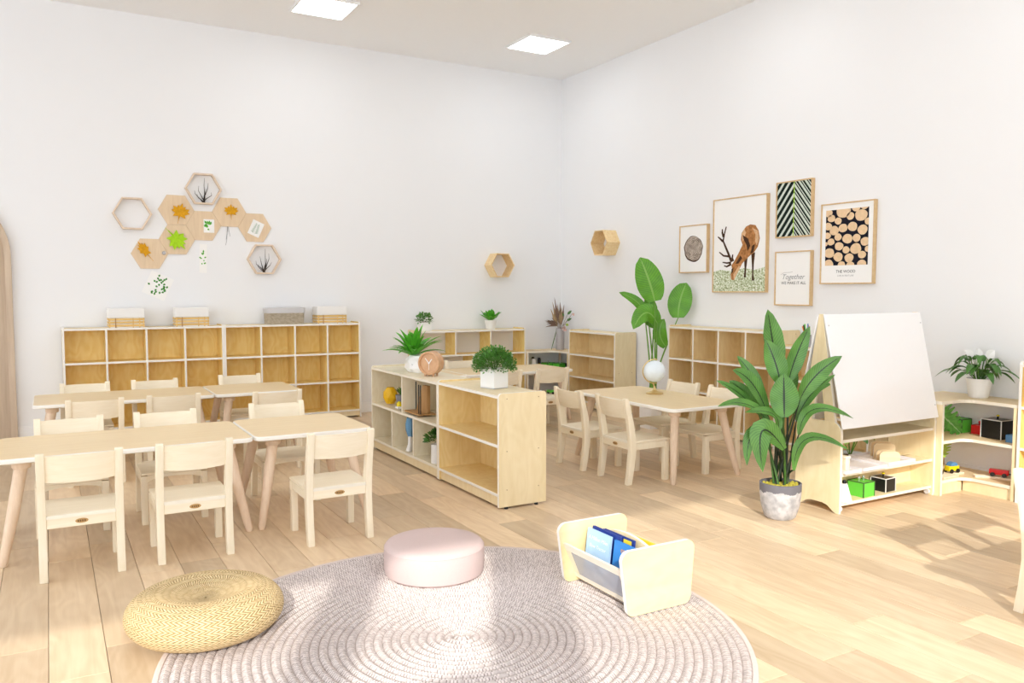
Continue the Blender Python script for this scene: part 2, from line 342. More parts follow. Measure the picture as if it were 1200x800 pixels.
    def mesh(s, name, mats, bevel=0, seg=2, smooth=False):
        me = bpy.data.meshes.new(name); me.from_pydata(s.v, [], s.f)
        mats = mats if isinstance(mats, (list, tuple)) else [mats]
        for k in mats: me.materials.append(MATS[k])
        for p, mi in zip(me.polygons, s.m): p.material_index = min(mi, len(mats) - 1)
        if s.uv:
            ul = me.uv_layers.new(name='UVMap')
            for fi, cs in s.uv.items():
                for li, c in zip(me.polygons[fi].loop_indices, cs): ul.data[li].uv = c
        bm = bmesh.new(); bm.from_mesh(me)
        if not s.uv: bmesh.ops.recalc_face_normals(bm, faces=bm.faces)
        if bevel:
            es = [e for e in bm.edges if len(e.link_faces) == 2 and e.calc_face_angle(0) > .5]
            bmesh.ops.bevel(bm, geom=es, offset=bevel, segments=seg, profile=.6, affect='EDGES', clamp_overlap=True)
        if smooth or bevel:
            for f in bm.faces: f.smooth = True
            for e in bm.edges:
                if len(e.link_faces) == 2 and e.calc_face_angle(0) > (.7 if smooth else .45): e.smooth = False
        bm.to_mesh(me); bm.free()
        return me
    def build(s, name, mats, parent=None, bevel=0, seg=2, smooth=False, loc=None):
        o = bpy.data.objects.new(name, s.mesh(name, mats, bevel, seg, smooth)); COL.objects.link(o)
        if parent: o.parent = parent
        if loc: o.location = loc
        return o

def tag(o, label=None, cat=None, group=None, kind=None):
    if label: o['label'] = label
    if cat: o['category'] = cat
    if group: o['group'] = group
    if kind: o['kind'] = kind
    return o
def thing(name, label, cat, loc=(0, 0, 0), rz=0, group=None):
    o = bpy.data.objects.new(name, None); COL.objects.link(o); o.location = loc; o.rotation_euler = (0, 0, rz); o.empty_display_size = .05
    return tag(o, label, cat, group)
def copy_tree(o, parent=None):
    c = o.copy(); COL.objects.link(c); c.parent = parent
    for ch in list(o.children): copy_tree(ch, c)
    return c
def place(o, loc, rz, label=None, group=None):
    o.location = loc; o.rotation_euler = (0, 0, rz)
    return tag(o, label, None, group)
def rrect(x0, x1, y0, y1, r, n=5):
    rs = r if isinstance(r, (list, tuple)) else [r] * 4      # corners: bl, br, tr, tl
    pts = []
    for (cx, cy, a0, rr) in ((x0 + rs[0], y0 + rs[0], 180, rs[0]), (x1 - rs[1], y0 + rs[1], 270, rs[1]), (x1 - rs[2], y1 - rs[2], 0, rs[2]), (x0 + rs[3], y1 - rs[3], 90, rs[3])):
        if rr <= 0: pts.append((cx, cy)); continue
        for k in range(n + 1):
            a = R(a0 + 90 * k / n); pts.append((cx + rr * math.cos(a), cy + rr * math.sin(a)))
    return pts
def text(parent, body, size, loc, mat, rot=(R(90), 0, 0), name='lettering', align='CENTER', shear=0, sx=1, extrude=.0):
    c = bpy.data.curves.new(name, 'FONT'); c.body = body; c.size = size; c.align_x = align; c.shear = shear; c.extrude = extrude; c.resolution_u = 3
    o = bpy.data.objects.new(name, c); COL.objects.link(o); o.parent = parent; o.location = loc; o.rotation_euler = rot; o.scale = (sx, 1, 1)
    c.materials.append(MATS[mat]); bpy.context.view_layer.update()
    me = bpy.data.meshes.new_from_object(o.evaluated_get(bpy.context.evaluated_depsgraph_get()))
    bpy.data.objects.remove(o); o = bpy.data.objects.new(name, me); COL.objects.link(o); o.parent = parent; o.location = loc; o.rotation_euler = rot; o.scale = (sx, 1, 1)
    return o
def bez(p0, p1, p2, n=8):
    p0, p1, p2 = Vector(p0), Vector(p1), Vector(p2)
    return [p0 * (1 - t) ** 2 + p1 * 2 * t * (1 - t) + p2 * t * t for t in [i / n for i in range(n + 1)]]

# ------------------------------------------------------------------ the room
def struct(name, mb, mat, bevel=0): return tag(mb.build(name, mat, bevel=bevel), kind='structure')
floor = struct('floor', MB().box(XL, XR + .1, YF - .1, YB + .1, -.06, -.012), 'floor_base')
floor['label'] = 'light oak plank floor'
PW, PL = .165, 1.24
full = MB().box(.0009, PW - .0009, .0009, PL - .0009, -.012, 0).mesh('plank', 'plank', bevel=.0009, seg=1)
rnd = random.Random(3)
x = -.034 - PW * 3
while x < XR - .001:
    y = -.02 - rnd.random() * PL if x > 0 else 1.0 - rnd.random() * PL
    while y < YB - .02:
        y1 = min(y + PL, YB); x1 = min(x + PW, XR)
        if y1 > .35 and (x > -.4 or y1 > 2):
            if y1 - y > PL - .001 and x1 - x > PW - .001: o = bpy.data.objects.new('plank', full)
            else: o = bpy.data.objects.new('plank', MB().box(.0009, x1 - x - .0009, .0009, y1 - y - .0009, -.012, 0).mesh('plank', 'plank'))
            COL.objects.link(o); o.parent = floor; o.location = (x, y, 0)
        y += PL
    x += PW
struct('wall_back', MB().box(XL, XR + .12, YB, YB + .12, -.06, ZC + .1), 'wall')['label'] = 'plain white back wall'
struct('wall_right', MB().box(XR, XR + .12, YF, YB, -.06, ZC + .1), 'wall')['label'] = 'plain white side wall'
struct('ceiling', MB().box(XL, XR, YF, YB, ZC, ZC + .1), 'ceiling')['label'] = 'pale grey flat ceiling'
def baseboard(name, pts):
    mb = MB(); (x0, x1, y0, y1) = pts
    mb.box(x0, x1, y0, y1, 0, .085)
    if x1 - x0 > y1 - y0: mb.box(x0, x1, y0 + .005, y1, .085, .1)
    else: mb.box(x0 + .005, x1, y0, y1, .085, .1)
    struct(name, mb, 'trim_white')
baseboard('baseboard_back', (-.245, XR, YB - .014, YB))
baseboard('baseboard_right', (XR - .014, XR, YF, YB - .014))
# front wall with tall windows (out of view; the sun enters here)
fw = MB(); opens = [(-4.0, -1.20, .25, 2.62), (-1.05, -.48, .25, 2.62), (-.22, 3.05, .25, 2.72)]
fw.box(XL, XR, YF - .1, YF, -.06, .25)
xs = [XL] + [v for q in opens for v in q[:2]] + [XR]
for i in range(0, len(xs), 2): fw.box(xs[i], xs[i + 1], YF - .1, YF, .25, ZC + .1)
for (a, b, c, d) in opens: fw.box(a, b, YF - .1, YF, d, ZC + .1)
struct('wall_front', fw, 'wall')
for n, (a, b, z0w, z1w) in enumerate(opens):
    wf = MB(); tz = 1.86 if n == 1 else 1.66; th_ = .11 if n == 1 else .02
    if n == 1: wf.box(a, b, YF - .07, YF - .03, tz - th_, tz + th_)
    wf.box(a, a + .03, YF - .07, YF - .03, z0w, z1w); wf.box(b - .03, b, YF - .07, YF - .03, z0w, z1w); wf.box(a, b, YF - .07, YF - .03, z0w, z0w + .03); wf.box(a, b, YF - .07, YF - .03, z1w - .03, z1w)
    struct('window_%d' % (n + 1), wf, 'trim_white')
lw = MB(); lo = [(-.6, 1.5, .2, 2.9), (1.8, 3.9, .2, 2.9), (4.2, 6.3, .2, 2.9)]  # unseen wall with window openings, added to cut the light from the left
lw.box(XL - .1, XL, YF, YB, -.06, .2); lw.box(XL - .1, XL, YF, YB, 2.9, ZC + .1)
ys = [YF] + [v for q in lo for v in q[:2]] + [YB]
for i in range(0, len(ys), 2): lw.box(XL - .1, XL, ys[i], ys[i + 1], .2, 2.9)
struct('added_wall_left', lw, 'wall')
for n, (a, b, c, d) in enumerate(lo):
    wf = MB()
    for q in ((a, a + .03, c, d), (b - .03, b, c, d), (a, b, c, c + .03), (a, b, d - .03, d)): wf.box(XL - .07, XL - .03, *q)
    struct('window_%d' % (n + 4), wf, 'trim_white')  # frames for the added left openings
# arched wooden doorway at the left of the back wall
def arch_pts(cx, hw, zs, n=14, grow=0):
    r = hw + grow
    return [(cx - r, 0), (cx + r, 0)] + [(cx + r * math.cos(math.pi * k / n), zs + r * math.sin(math.pi * k / n)) for k in range(n + 1)]
dr = MB(); cxa, hwa, zsa = -.80, .56, 1.45
dr.prism(arch_pts(cxa, hwa, zsa)[::1], YB - .028, YB - .004, 'y')
door = struct('door_1', dr, 'oak_arch', bevel=.003); door['label'] = 'arched oak panel on the back wall'
oA = arch_pts(cxa, hwa, zsa, 24)[2:]; iA = arch_pts(cxa, hwa - .045, zsa, 24)[2:]
oA = [(cxa + hwa, 0)] + oA + [(cxa - hwa, 0)]; iA = [(cxa + hwa - .045, 0)] + iA + [(cxa - hwa + .045, 0)]
fr = MB(); b0 = 0
for i in range(len(oA) - 1):
    b0 = len(fr.v)
    for d in (YB - .05, YB - .028):
        fr.v += [(oA[i][0], d, oA[i][1]), (oA[i + 1][0], d, oA[i + 1][1]), (iA[i + 1][0], d, iA[i + 1][1]), (iA[i][0], d, iA[i][1])]
    for q in ((0, 1, 2, 3), (7, 6, 5, 4), (0, 4, 5, 1), (3, 2, 6, 7)): fr.face([b0 + k for k in q])
fr.build('door_frame', 'oak_arch', door)

# ceiling light panels
def light_panel(x, y, label):
    t = thing('ceiling_light', label, 'light', (x, y, ZC), group='ceiling light panels')
    s = .225; f = MB()
    for a in ((-s, s, -s, -s + .018), (-s, s, s - .018, s), (-s, -s + .018, -s + .018, s - .018), (s - .018, s, -s + .018, s - .018)): f.box(*a, -.02, 0)
    f.build('frame', 'white', t, bevel=.002, seg=1)
    MB().box(-s + .018, s - .018, -s + .018, s - .018, -.012, -.004).build('diffuser', 'panel_light', t)
light_panel(2.0, 6.5, 'square white ceiling light panel above the hexagon wall display')
light_panel(4.01, 6.48, 'square white ceiling light panel above the back corner shelf')
for (x, y, wh) in ((2.0, 4.3, 'low divider shelves'), (4.01, 4.3, 'globe table'), (2.0, 2.1, 'book rack'), (4.01, 2.1, 'train corner shelf'), (0, 4.3, 'rug-side table row'), (0, 2.1, 'floor beside the straw pouf')):  # panels beyond the view, added for more fill light
    light_panel(x, y, 'added unseen white ceiling light panel over the ' + wh)

# ------------------------------------------------------------------ shelving
def shelf_unit(name, label, cat, loc, rz, w, h, d, rows, mats=('ply', 'edge'), inner=None, back=True, kick=.075, lip=.012, t=.016, feet=False, round_top=.02, group=None, side=None):
    """rows: column counts from the bottom up; local x = width, -y = front"""
    T = thing(name, label, cat, loc, rz, group); inner = inner or mats[0]; side = side or mats[0]
    for x0 in (0, w - t):
        mb = MB(); mb.prism(rrect(0, d, .012 if feet else 0, h, [0, 0, round_top, round_top]), x0, x0 + t, 'x', 0, rim=1)
        mb.m[1 if x0 == 0 else 0] = 2
        mb.build('side_panel', (side, mats[1], inner), T)
        if feet:
            for yy in (.05, d - .06): MB().lathe([(0, 0), (.011, 0), (.011, .014), (0, .014)], 10, (x0 + t / 2, yy, -.002)).build('foot', 'black_rubber', T)
        for zz in (kick + .02, h * .5, h - .03):                     # screw caps
            for yy in (.05, d - .05):
                xx = x0 - .0006 if x0 == 0 else x0 + t + .0006
                MB().lathe([(0, -.0006), (.003, -.0006), (.003, .0006), (0, .0006)], 8).xf(Matrix.Translation((xx, yy, zz)) @ Matrix.Rotation(R(90), 4, 'Y')).build('screw', 'bark', T)
    MB().box(t, w - t, .001, d, h - lip - t, h - lip, 0, front=1).build('top_panel', ('ply_side' if mats[0] != 'ply_pale' else 'ply_pale', mats[1]), T)
    MB().box(t, w - t, .001, d, kick - t, kick, 0, front=1).build('bottom_panel', (inner, mats[1]), T)
    MB().box(t, w - t, .012, .026, .014, kick - t).build('kick_plate', 'ply_side', T)
    if back: MB().box(t, w - t, d - .008, d - .002, kick, h - lip - t).build('back_panel', inner, T)
    H = h - lip - t - kick; n = len(rows); zs = [kick + H * k / n for k in range(n + 1)]
    for k in range(1, n): MB().box(t, w - t, .002, d - .009, zs[k] - t * .5, zs[k] + t * .5, 0, front=1).build('shelf_board', (inner, mats[1]), T)
    for k, c in enumerate(rows):
        za = zs[k] + (t * .5 if k else 0); zb = zs[k + 1] - (t * .5 if k < n - 1 else 0)
        for j in range(1, c):
            xx = t + (w - 2 * t) * j / c
            MB().box(xx - t * .45, xx + t * .45, .003, d - .009, za, zb, 0, front=1).build('divider', (inner, mats[1]), T)
    return T
G = ('ply_side', 'edge')
shelf_unit('tall_cubby_shelf', 'tall twelve-cell birch cubby shelf standing beside the arched oak doorway', 'shelf', (.085, 7.198, 0), 0, 1.212, .892, .243, [4, 4, 4], G, 'ply_gold', group='tall cubby shelves')
shelf_unit('tall_cubby_shelf', 'tall twelve-cell birch cubby shelf with the grey wicker basket on top', 'shelf', (1.298, 7.198, 0), 0, 1.217, .892, .243, [4, 4, 4], G, 'ply_gold', group='tall cubby shelves')
shelf_unit('low_divider_shelf', 'low pale birch divider shelf with two upper and three lower cells, clock on top', 'shelf', (2.068, 5.69, .0), -R(90), 1.176, .625, .30, [3, 2], ('ply_pale', 'edge_warm'), 'ply_pale', kick=.085, feet=True)
shelf_unit('low_bookshelf', 'low two-tier birch bookshelf with the square white planter on top', 'shelf', (2.068, 4.512, .0), -R(90), .78, .63, .30, [1, 1], ('ply_side', 'edge'), 'ply_honey', kick=.085, feet=True, side='ply_side')
shelf_unit('open_back_shelf', 'open-backed birch shelf with two potted plants on top, against back wall', 'shelf', (3.09, 7.198, 0), 0, 1.222, .795, .243, [3, 2, 3], G, 'ply_gold', back=False)
shelf_unit('three_tier_bookshelf', 'three-tier birch bookshelf beside the dried-flower corner shelf', 'shelf', (4.65, 6.90, 0), -R(90), .785, .782, .255, [1, 1, 1], G, 'ply_tan')
shelf_unit('tall_cubby_shelf', 'tall birch cubby shelf under the framed deer print', 'shelf', (4.65, 5.362, 0), -R(90), 1.2, .885, .255, [4, 4, 4], G, 'ply_tan', group='tall cubby shelves')
shelf_unit('three_tier_bookshelf', 'three-tier birch bookshelf behind the whiteboard easel with pencil cup on top', 'shelf', (4.65, 4.158, 0), -R(90), .785, .785, .255, [1, 1, 1], G, 'ply_tan')
shelf_unit('open_bookshelf', 'white-edged birch shelf end beyond the toy train corner shelf', 'shelf', (4.64, 2.436, 0), -R(90), .80, .79, .265, [2, 2, 2], G, 'ply_gold')

def corner_unit(label, ix, iy, la, lb, hs=(.085, .315, .545), backx=XR - .016, backy=None, d=.262):
    """inner corner at (ix,iy); arm a runs to -x along y, arm b runs to -y along x"""
    T = thing('corner_shelf', label, 'corner shelf', (ix, iy, 0))
    bx = backx - ix; by = d; t = .018; r = .07
    fil = [(-r + r * math.sin(R(90 * k / 6)), -(r - r * math.cos(R(90 * k / 6)))) for k in range(7)]      # concave rounded front
    out = [(-la, 0)] + fil + [(0, -lb), (bx, -lb), (bx, by), (-la, by)]
    ins = [(-la + t, .002)] + [(q[0] + .002, q[1] + .002) for q in fil] + [(.002, -lb + t), (bx, -lb + t), (bx, by), (-la + t, by)]
    for k, z in enumerate(hs):
        MB().prism(out if k == 2 else ins, z - t, z, 'z', 0, rim=1).build('top_board' if k == 2 else 'shelf_board', ('laminate', 'edge_warm'), T)
    MB().box(-la, -la + t, -.003, by, 0, hs[2] - t, 0, front=1).build('side_panel', ('ply_side', 'edge_warm'), T)
    MB().box(-.003, bx, -lb, -lb + t, 0, hs[2] - t, 0).build('side_panel', ('ply_side', 'edge_warm'), T)
    MB().box(-la + t, .0, .010, .024, 0, hs[0] - t).build('kick_plate', 'ply_side', T)
    MB().box(.010, .024, -lb + t, .010, 0, hs[0] - t).build('kick_plate', 'ply_side', T)
    MB().lathe([(0, 0), (.014, 0), (.014, hs[2] - t), (0, hs[2] - t)], 12, (bx - .03, by - .03, 0)).build('post', 'beech', T, smooth=True)
    return T
corner_unit('low birch corner shelf in the back corner holding the dried flower vase', 4.65, 7.18, .333, .272, d=.255)
corner_unit('low birch corner shelf with toy train, beside the whiteboard easel', 4.65, 2.735, .231, .29, d=.30)

# ------------------------------------------------------------------ tables
def make_table(w, d, along='x'):
    H = .467; th = .024
    t = thing('table', 'x', 'table')
    o = rrect(-w / 2, w / 2, -d / 2, d / 2, .045, 6); i = rrect(-w / 2 + .005, w / 2 - .005, -d / 2 + .005, d / 2 - .005, .041, 6)
    mb = MB(); n = len(o)
    mb.v = [(x, y, H - .001) for x, y in i] + [(x, y, H - .006) for x, y in o] + [(x, y, H - th + .004) for x, y in o] + [(x, y, H - th) for x, y in i]
    for k in range(n):
        j = (k + 1) % n
        for a in range(3): mb.face((a * n + k, (a + 1) * n + k, (a + 1) * n + j, a * n + j), 0)
    mb.face([3 * n + k for k in reversed(range(n))], 0)
    mb.build('edge_band', 'edge', t, smooth=True)
    lam = MB(); lam.v = [(x, y, H - .001) for x, y in i]; lam.face(range(n)); lam.build('table_top', 'laminate', t)
    for sx in (-1, 1):
        for sy in (-1, 1):
            ax, ay = sx * (w / 2 - .105), sy * (d / 2 - .105); fx, fy = sx * (w / 2 - .028), sy * (d / 2 - .03)
            lg = MB().tube([(ax, ay, H - th - .030), (ax + (fx - ax) * .5, ay + (fy - ay) * .5, .2), (fx, fy, .012), (fx, fy, .0)], [.027, .0245, .018, .014], 14)
            leg = lg.build('leg', 'beech', t, smooth=True)
            MB().lathe([(0, 0), (.035, 0), (.038, .004), (.038, .024), (.036, .027), (.045, .036), (0, .036)], 20, (ax - (fx - ax) * .02, ay, H - th - .0365)).build('collar', 'beech', leg, smooth=True)
    return t
TA = make_table(1.08, .60); TB = make_table(.60, .60)
used = {id(TA): False, id(TB): False}
def table(proto, loc, rz, label, group):
    o = proto if not used[id(proto)] else copy_tree(proto); used[id(proto)] = True
    return place(o, loc, rz, label, group)
gt = 'birch classroom tables'
table(TA, (.31, 4.285, 0), 0, 'long birch table with rounded corners in the row beside the rug', gt)
table(TB, (1.155, 4.285, 0), 0, 'square birch table end of the row beside the rug', gt)
table(TA, (.435, 6.075, 0), 0, 'long birch table with rounded corners in the row along the cubby shelves', gt)
table(TB, (1.28, 6.075, 0), 0, 'square birch table end of the row along the cubby shelves', gt)
table(TA, (3.535, 4.215, 0), R(90), 'long birch table carrying the white desk globe', gt)
table(TA, (3.61, 6.36, 0), 0, 'long birch table before the open-backed shelf at the corner', gt)
table(TB, (2.765, 6.36, 0), 0, 'square birch table behind the low divider shelf', gt)
table(TA, (3.342, 1.01, 0), 0, 'long birch table that casts its shadow beside the easel', gt)

# ------------------------------------------------------------------ chairs
def make_chair():
    t = thing('child_chair', 'x', 'chair')
    W = .158; pw = .031
    # rear posts: outline in (y,z); front of the chair is +y
    outer = [(-.004, 0), (.010, .10), (.018, .20), (.016, .27), (.002, .38), (-.022, .50), (-.026, .522)]
    dep = [.036, .040, .045, .046, .040, .032, .028]
    poly = [(y, z) for y, z in outer][::-1] + [(y + d, z) for (y, z), d in zip(outer, dep)]
    poly = [(-.018, .531), (-.024, .526)] + poly[1:-1] + [(.0015, .524), (-.004, .531)]
    for s in (-1, 1):
        x0 = s * W - (pw if s > 0 else 0)
        lg = MB().prism(poly, x0, x0 + pw, 'x').build('leg', 'birch_z', t, bevel=.003)
        MB().lathe([(0, 0), (.009, 0), (.009, .004), (0, .004)], 8, (x0 + pw / 2, .013, -.0015)).build('glide', 'seam_grey', lg)
        fl = MB().box(x0, x0 + pw, .285, .322, .0, .248).build('leg', 'birch_z', t, bevel=.003)
        MB().lathe([(0, 0), (.009, 0), (.009, .004), (0, .004)], 8, (x0 + pw / 2, .303, -.0015)).build('glide', 'seam_grey', fl)
    # curved back slat
    mb = MB(); n = 10; rows = [(.408, .007, 0), (.408, -.007, 0), (.518, -.007, -.024), (.518, .007, -.024)]
    for k in range(n + 1):
        u = k / n * 2 - 1; xx = u * (W - pw + .004); bow = -.020 * (1 - u * u)
        for z, dy, ly in rows: mb.v.append((xx, .016 + bow + dy + ly, z - (.0 if z > .5 else .006 * (1 - u * u))))
    for k in range(n):
        for a in range(4): mb.face((k * 4 + a, (k + 1) * 4 + a, (k + 1) * 4 + (a + 1) % 4, k * 4 + (a + 1) % 4))
    mb.face((0, 1, 2, 3)); mb.face([n * 4 + a for a in (3, 2, 1, 0)])
    mb.build('backrest', 'birch', t, smooth=True)
    # seat with rounded front
    pr = [(.030, .252), (.318, .252), (.328, .254), (.331, .259), (.326, .264), (.316, .267), (.20, .2665), (.10, .265), (.030, .267)]
    MB().prism(pr, -W + .001, W - .001, 'x').build('seat', 'birch', t, bevel=.002, seg=1).data
    MB().box(-W + pw + .0005, W - pw - .0005, .018, .030, .253, .266).build('seat_back_edge', 'edge_warm', t)
    rr = MB().box(-W + pw, W - pw, .022, .034, .212, .256).build('rear_rail', 'birch', t, bevel=.002, seg=1)
    MB().lathe([(0, 0), (.0245, 0), (.0235, .0018), (0, .0018)], 20, sy=.42).xf(Matrix.Translation((0, .0222, .2335)) @ Matrix.Rotation(R(90), 4, 'X')).build('badge', 'badge', rr)
    bt = MB()
    for k in range(4): bt.box(-.0155 + k * .0082, -.0105 + k * .0082, .0195, .0208, .2295, .2375)
    bt.build('badge_lettering', 'badge_light', rr)
    # front rail with arched lower edge
    lo = [(-W + pw, .215)] + [((-W + pw) * math.cos(math.pi * k / 10), .215 + .022 * math.sin(math.pi * k / 10)) for k in range(1, 10)] + [(W - pw, .215)]
    MB().prism(lo + [(W - pw, .251), (-W + pw, .251)], .300, .314, 'y').build('front_rail', 'birch', t)
    for s in (-1, 1):
        x0 = s * W - (.016 if s > 0 else 0)
        MB().box(x0, x0 + .016, .055, .290, .212, .251).build('side_rail', 'birch_z', t, bevel=.002, seg=1)
    return t
CH = make_chair(); first = [True]
def chair(x, y, rz, label, group):
    o = CH if first[0] else copy_tree(CH); first[0] = False
    return place(o, (x, y, 0), R(rz), label, group)
g1, g2, g3, g4 = 'chairs at the rug-side table row', 'chairs at the cubby-side table row', 'chairs at the globe table', 'chairs at the corner tables'
chair(.093, 3.70, 0, 'pale birch chair backed to the rug, behind the straw pouf', g1)
chair(.534, 3.70, 0, 'pale birch chair backed to the rug, middle of the rug-side table row', g1)
chair(1.162, 3.62, 0, 'pale birch chair at the square table, facing away from the pink pouf', g1)
chair(.075, 4.70, 180, 'pale birch chair facing the rug across the long table, oak doorway end', g1)
chair(.534, 4.70, 180, 'pale birch chair facing the rug across the long table, next to square table', g1)
chair(1.14, 4.735, 180, 'pale birch chair facing the rug across the square table', g1)
chair(.226, 5.44, 0, 'pale birch chair facing the cubby shelves, doorway end of that table row', g2)
chair(.669, 5.44, 0, 'pale birch chair facing the cubby shelves, middle of that table row', g2)
chair(1.283, 5.31, 0, 'pale birch chair facing the cubby shelves at the square table', g2)
chair(.208, 6.42, 180, 'pale birch chair backed to the cubby shelves, doorway end', g2)
chair(.663, 6.42, 180, 'pale birch chair backed to the cubby shelves, at the middle cells', g2)
chair(1.277, 6.47, 180, 'pale birch chair backed to the cubby shelves at the square table', g2)
chair(2.995, 4.435, -90, 'pale birch chair at globe table, divider side, by the corner tables', g3)
chair(3.01, 3.977, -90, 'pale birch chair at globe table, divider side, by the table end', g3)
chair(3.945, 4.385, 90, 'pale birch chair at globe table, backed to the wall cubbies beside the globe', g3)
chair(3.945, 3.965, 90, 'pale birch chair at globe table, behind the big potted plant', g3)
chair(3.675, 5.70, 0, 'pale birch chair at corner table, beside the three-tier bookshelf', g4)
chair(3.215, 5.70, 0, 'pale birch chair at corner table, behind the square white planter', g4)
chair(3.345, 6.78, 180, 'pale birch chair at corner table, backed to the open shelf', g4)
chair(3.21, 1.59, 180, 'birch chair by the sunny floor, its leg before the toy train shelf', None)
chair(3.652, 1.59, 180, 'birch chair at the sunny table whose shadow falls by the easel', None)

# ------------------------------------------------------------------ rug, poufs
def rug():
    t = thing('round_rug', 'round braided rug of grey-mauve and cream yarn', 'rug', (1.185, 2.40, 0))
    RR = .972; n = 32; dr_ = (RR - .022) / n
    prof = [(.0, .009)]
    for k in range(n):
        for f in (.0, .14, .5, .86): prof.append((dr_ * (k + f), .0012 + .0105 * math.sin(math.pi * f) ** .55))
    prof += [(dr_ * n, .004), (dr_ * n, .001)]
    prof = prof[1:]
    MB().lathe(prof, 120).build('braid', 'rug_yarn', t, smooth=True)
    MB().lathe([(RR - .024, .001), (RR - .022, .009), (RR - .014, .011), (RR - .006, .008), (RR - .004, .001)], 120).build('rim_cord', 'rug_cord', t, smooth=True)
rug()
def straw_pouf():
    t = thing('straw_pouf', 'round woven straw floor cushion half on the rug', 'pouf', (.44, 2.885, .012))
    pr = []
    for k in range(25):
        a = R(-90 + 180 * k / 24); pr.append((.165 + .095 * math.cos(a), .072 + .072 * math.sin(a)))
    pr = [(.02, 0)] + pr
    for k in range(1, 9): f = k / 8; pr.append((.165 * (1 - f) + .004 * f, .144 - .034 * (math.sin(f * math.pi / 2) ** 2)))
    MB().lathe(pr, 64, uv=True).build('cushion', 'straw', t, smooth=True)
straw_pouf()
def pink_pouf():
    t = thing('pink_pouf', 'round blush pink upholstered floor pouf on the rug', 'pouf', (1.365, 3.02, .0115))
    MB().lathe([(0, 0), (.196, 0), (.205, .008), (.209, .04), (.209, .09), (.206, .112)], 56).build('side_band', 'pink_fabric', t, smooth=True)
    MB().lathe([(.206, .1135), (.199, .124), (.180, .131), (.10, .136), (0, .137)], 56).build('top_cushion', 'pink_fabric', t, smooth=True)
    MB().lathe([(.2060, .1105), (.2082, .112), (.2060, .1145)], 56).build('piping', 'pink_fabric', t, smooth=True)
pink_pouf()

# ------------------------------------------------------------------ book rack and books
def book_rack():
    t = thing('book_rack', 'low birch book rack with rounded end panels, on the rug edge', 'book rack', (1.9, 2.225, .0115))
    def endp(y0):
        o = []
        for (cx, cz, a0, r) in ((-.115, .032, 180, .03), (.125, .032, 270, .03), (.135, .208, 0, .035), (-.135, .208, 90, .035)):
            for k in range(7): a = R(a0 + 15 * k); o.append((cx + r * math.cos(a) + (0 if cz > .1 else 0), cz + r * math.sin(a)))
        MB().prism(o, y0, y0 + .016, 'y', 0, rim=1).build('end_panel', ('ply_rack', 'edge'), t)
    endp(0); endp(.405)
    for s in (-1, 1):
        xt, xb = s * .150, s * .088
        q = MB()
        def slab(f0, f1, y0, y1, th):
            M = MB(); c = []
            for f in (f0, f1):
                xx = xb + (xt - xb) * f; zz = .02 + .145 * f; c.append((xx, zz))
            dx = th * (1 if s < 0 else -1)
            return M.prism([(c[0][0], c[0][1]), (c[0][0] + dx, c[0][1]), (c[1][0] + dx, c[1][1]), (c[1][0], c[1][1])], y0, y1, 'y')
        slab(.80, 1.0, .016, .405, .012).build('top_rail', 'edge_warm', t)
        slab(.0, .14, .016, .405, .012).build('bottom_rail', 'edge_warm', t)
        slab(.14, .80, .016, .055, .010).build('upright', 'birch_z', t); slab(.14, .80, .366, .405, .010).build('upright', 'birch_z', t)
        slab(.14, .80, .055, .366, .003).build('clear_window', 'pocket_plastic', t)
    MB().box(-.088, .088, .016, .405, .018, .030).build('bottom_board', 'ply_side', t)
    arch = [(.016, .03), (.405, .03), (.405, .15)] + [(.21 + .195 * math.cos(math.pi * k / 14), .15 + .082 * math.sin(math.pi * k / 14)) for k in range(1, 14)] + [(.016, .15)]
    MB().prism(arch, .012, .024, 'x', 0, rim=1).build('handle_divider', ('ply_side', 'edge'), t)
book_rack()
def book(label, loc, w, h, th, tilt, cover, deco=None, rz=0):
    """spine along z; cover faces -x; width along y"""
    t = thing('picture_book', label, 'book', loc, rz, 'picture books in the rack'); t.rotation_euler = (0, R(tilt), rz)
    MB().box(0, .0018, 0, w, 0, h).build('front_cover', cover, t); MB().box(th - .0018, th, 0, w, 0, h).build('back_cover', cover, t)
    MB().box(0, th, -.0015, .0005, 0, h).build('spine', cover, t)
    MB().box(.002, th - .002, .001, w - .003, .003, h - .003).build('pages', 'paper', t)
    if deco: deco(t, w, h)
    return t
rotc = (R(90), 0, R(-90))
def d1(t, w, h):
    text(t, 'A Million Miles', .021, (-.0012, w / 2, h * .80), 'paper', rotc, shear=.3); text(t, 'Slow Tractor', .020, (-.0012, w / 2, h * .64), 'paper', rotc, shear=.3)
    MB().lathe([(0, -.0006), (.012, -.0006), (.012, .0006), (0, .0006)], 12).xf(Matrix.Translation((-.0008, w * .45, h * .30)) @ Matrix.Rotation(R(90), 4, 'Y')).build('print', 'ink', t)
    MB().box(-.0012, -.0004, w * .05, w * .95, .0, h * .16).build('print', 'paper', t)
def d2(t, w, h):
    text(t, 'encien', .030, (-.0012, w / 2, h * .80), 'maple_orange', rotc)
    for k in range(7):
        a = k / 7 * 6.28; MB().leaf([(-.0012, w * .45, h * .36), (-.0012, w * .45 + .03 * math.cos(a), h * .36 + .03 * math.sin(a)), (-.0012, w * .45 + .05 * math.cos(a), h * .36 + .05 * math.sin(a))], .03, (-1, 0, 0)).build('print', 'orange', t)
def d3(t, w, h): MB().box(-.0012, -.0002, w * .05, w * .3, h * .86, h * .97).build('print', 'book_yellow', t)
zb = .0115 + .031
book('pale sky-blue picture book in the rack, title in white script', (1.830, 2.455, zb), .150, .190, .010, 7, 'book_sky', d1)
book('bright blue picture book in the rack with orange sunflower print', (1.835, 2.270, zb), .165, .185, .009, 7, 'book_blue', d2)
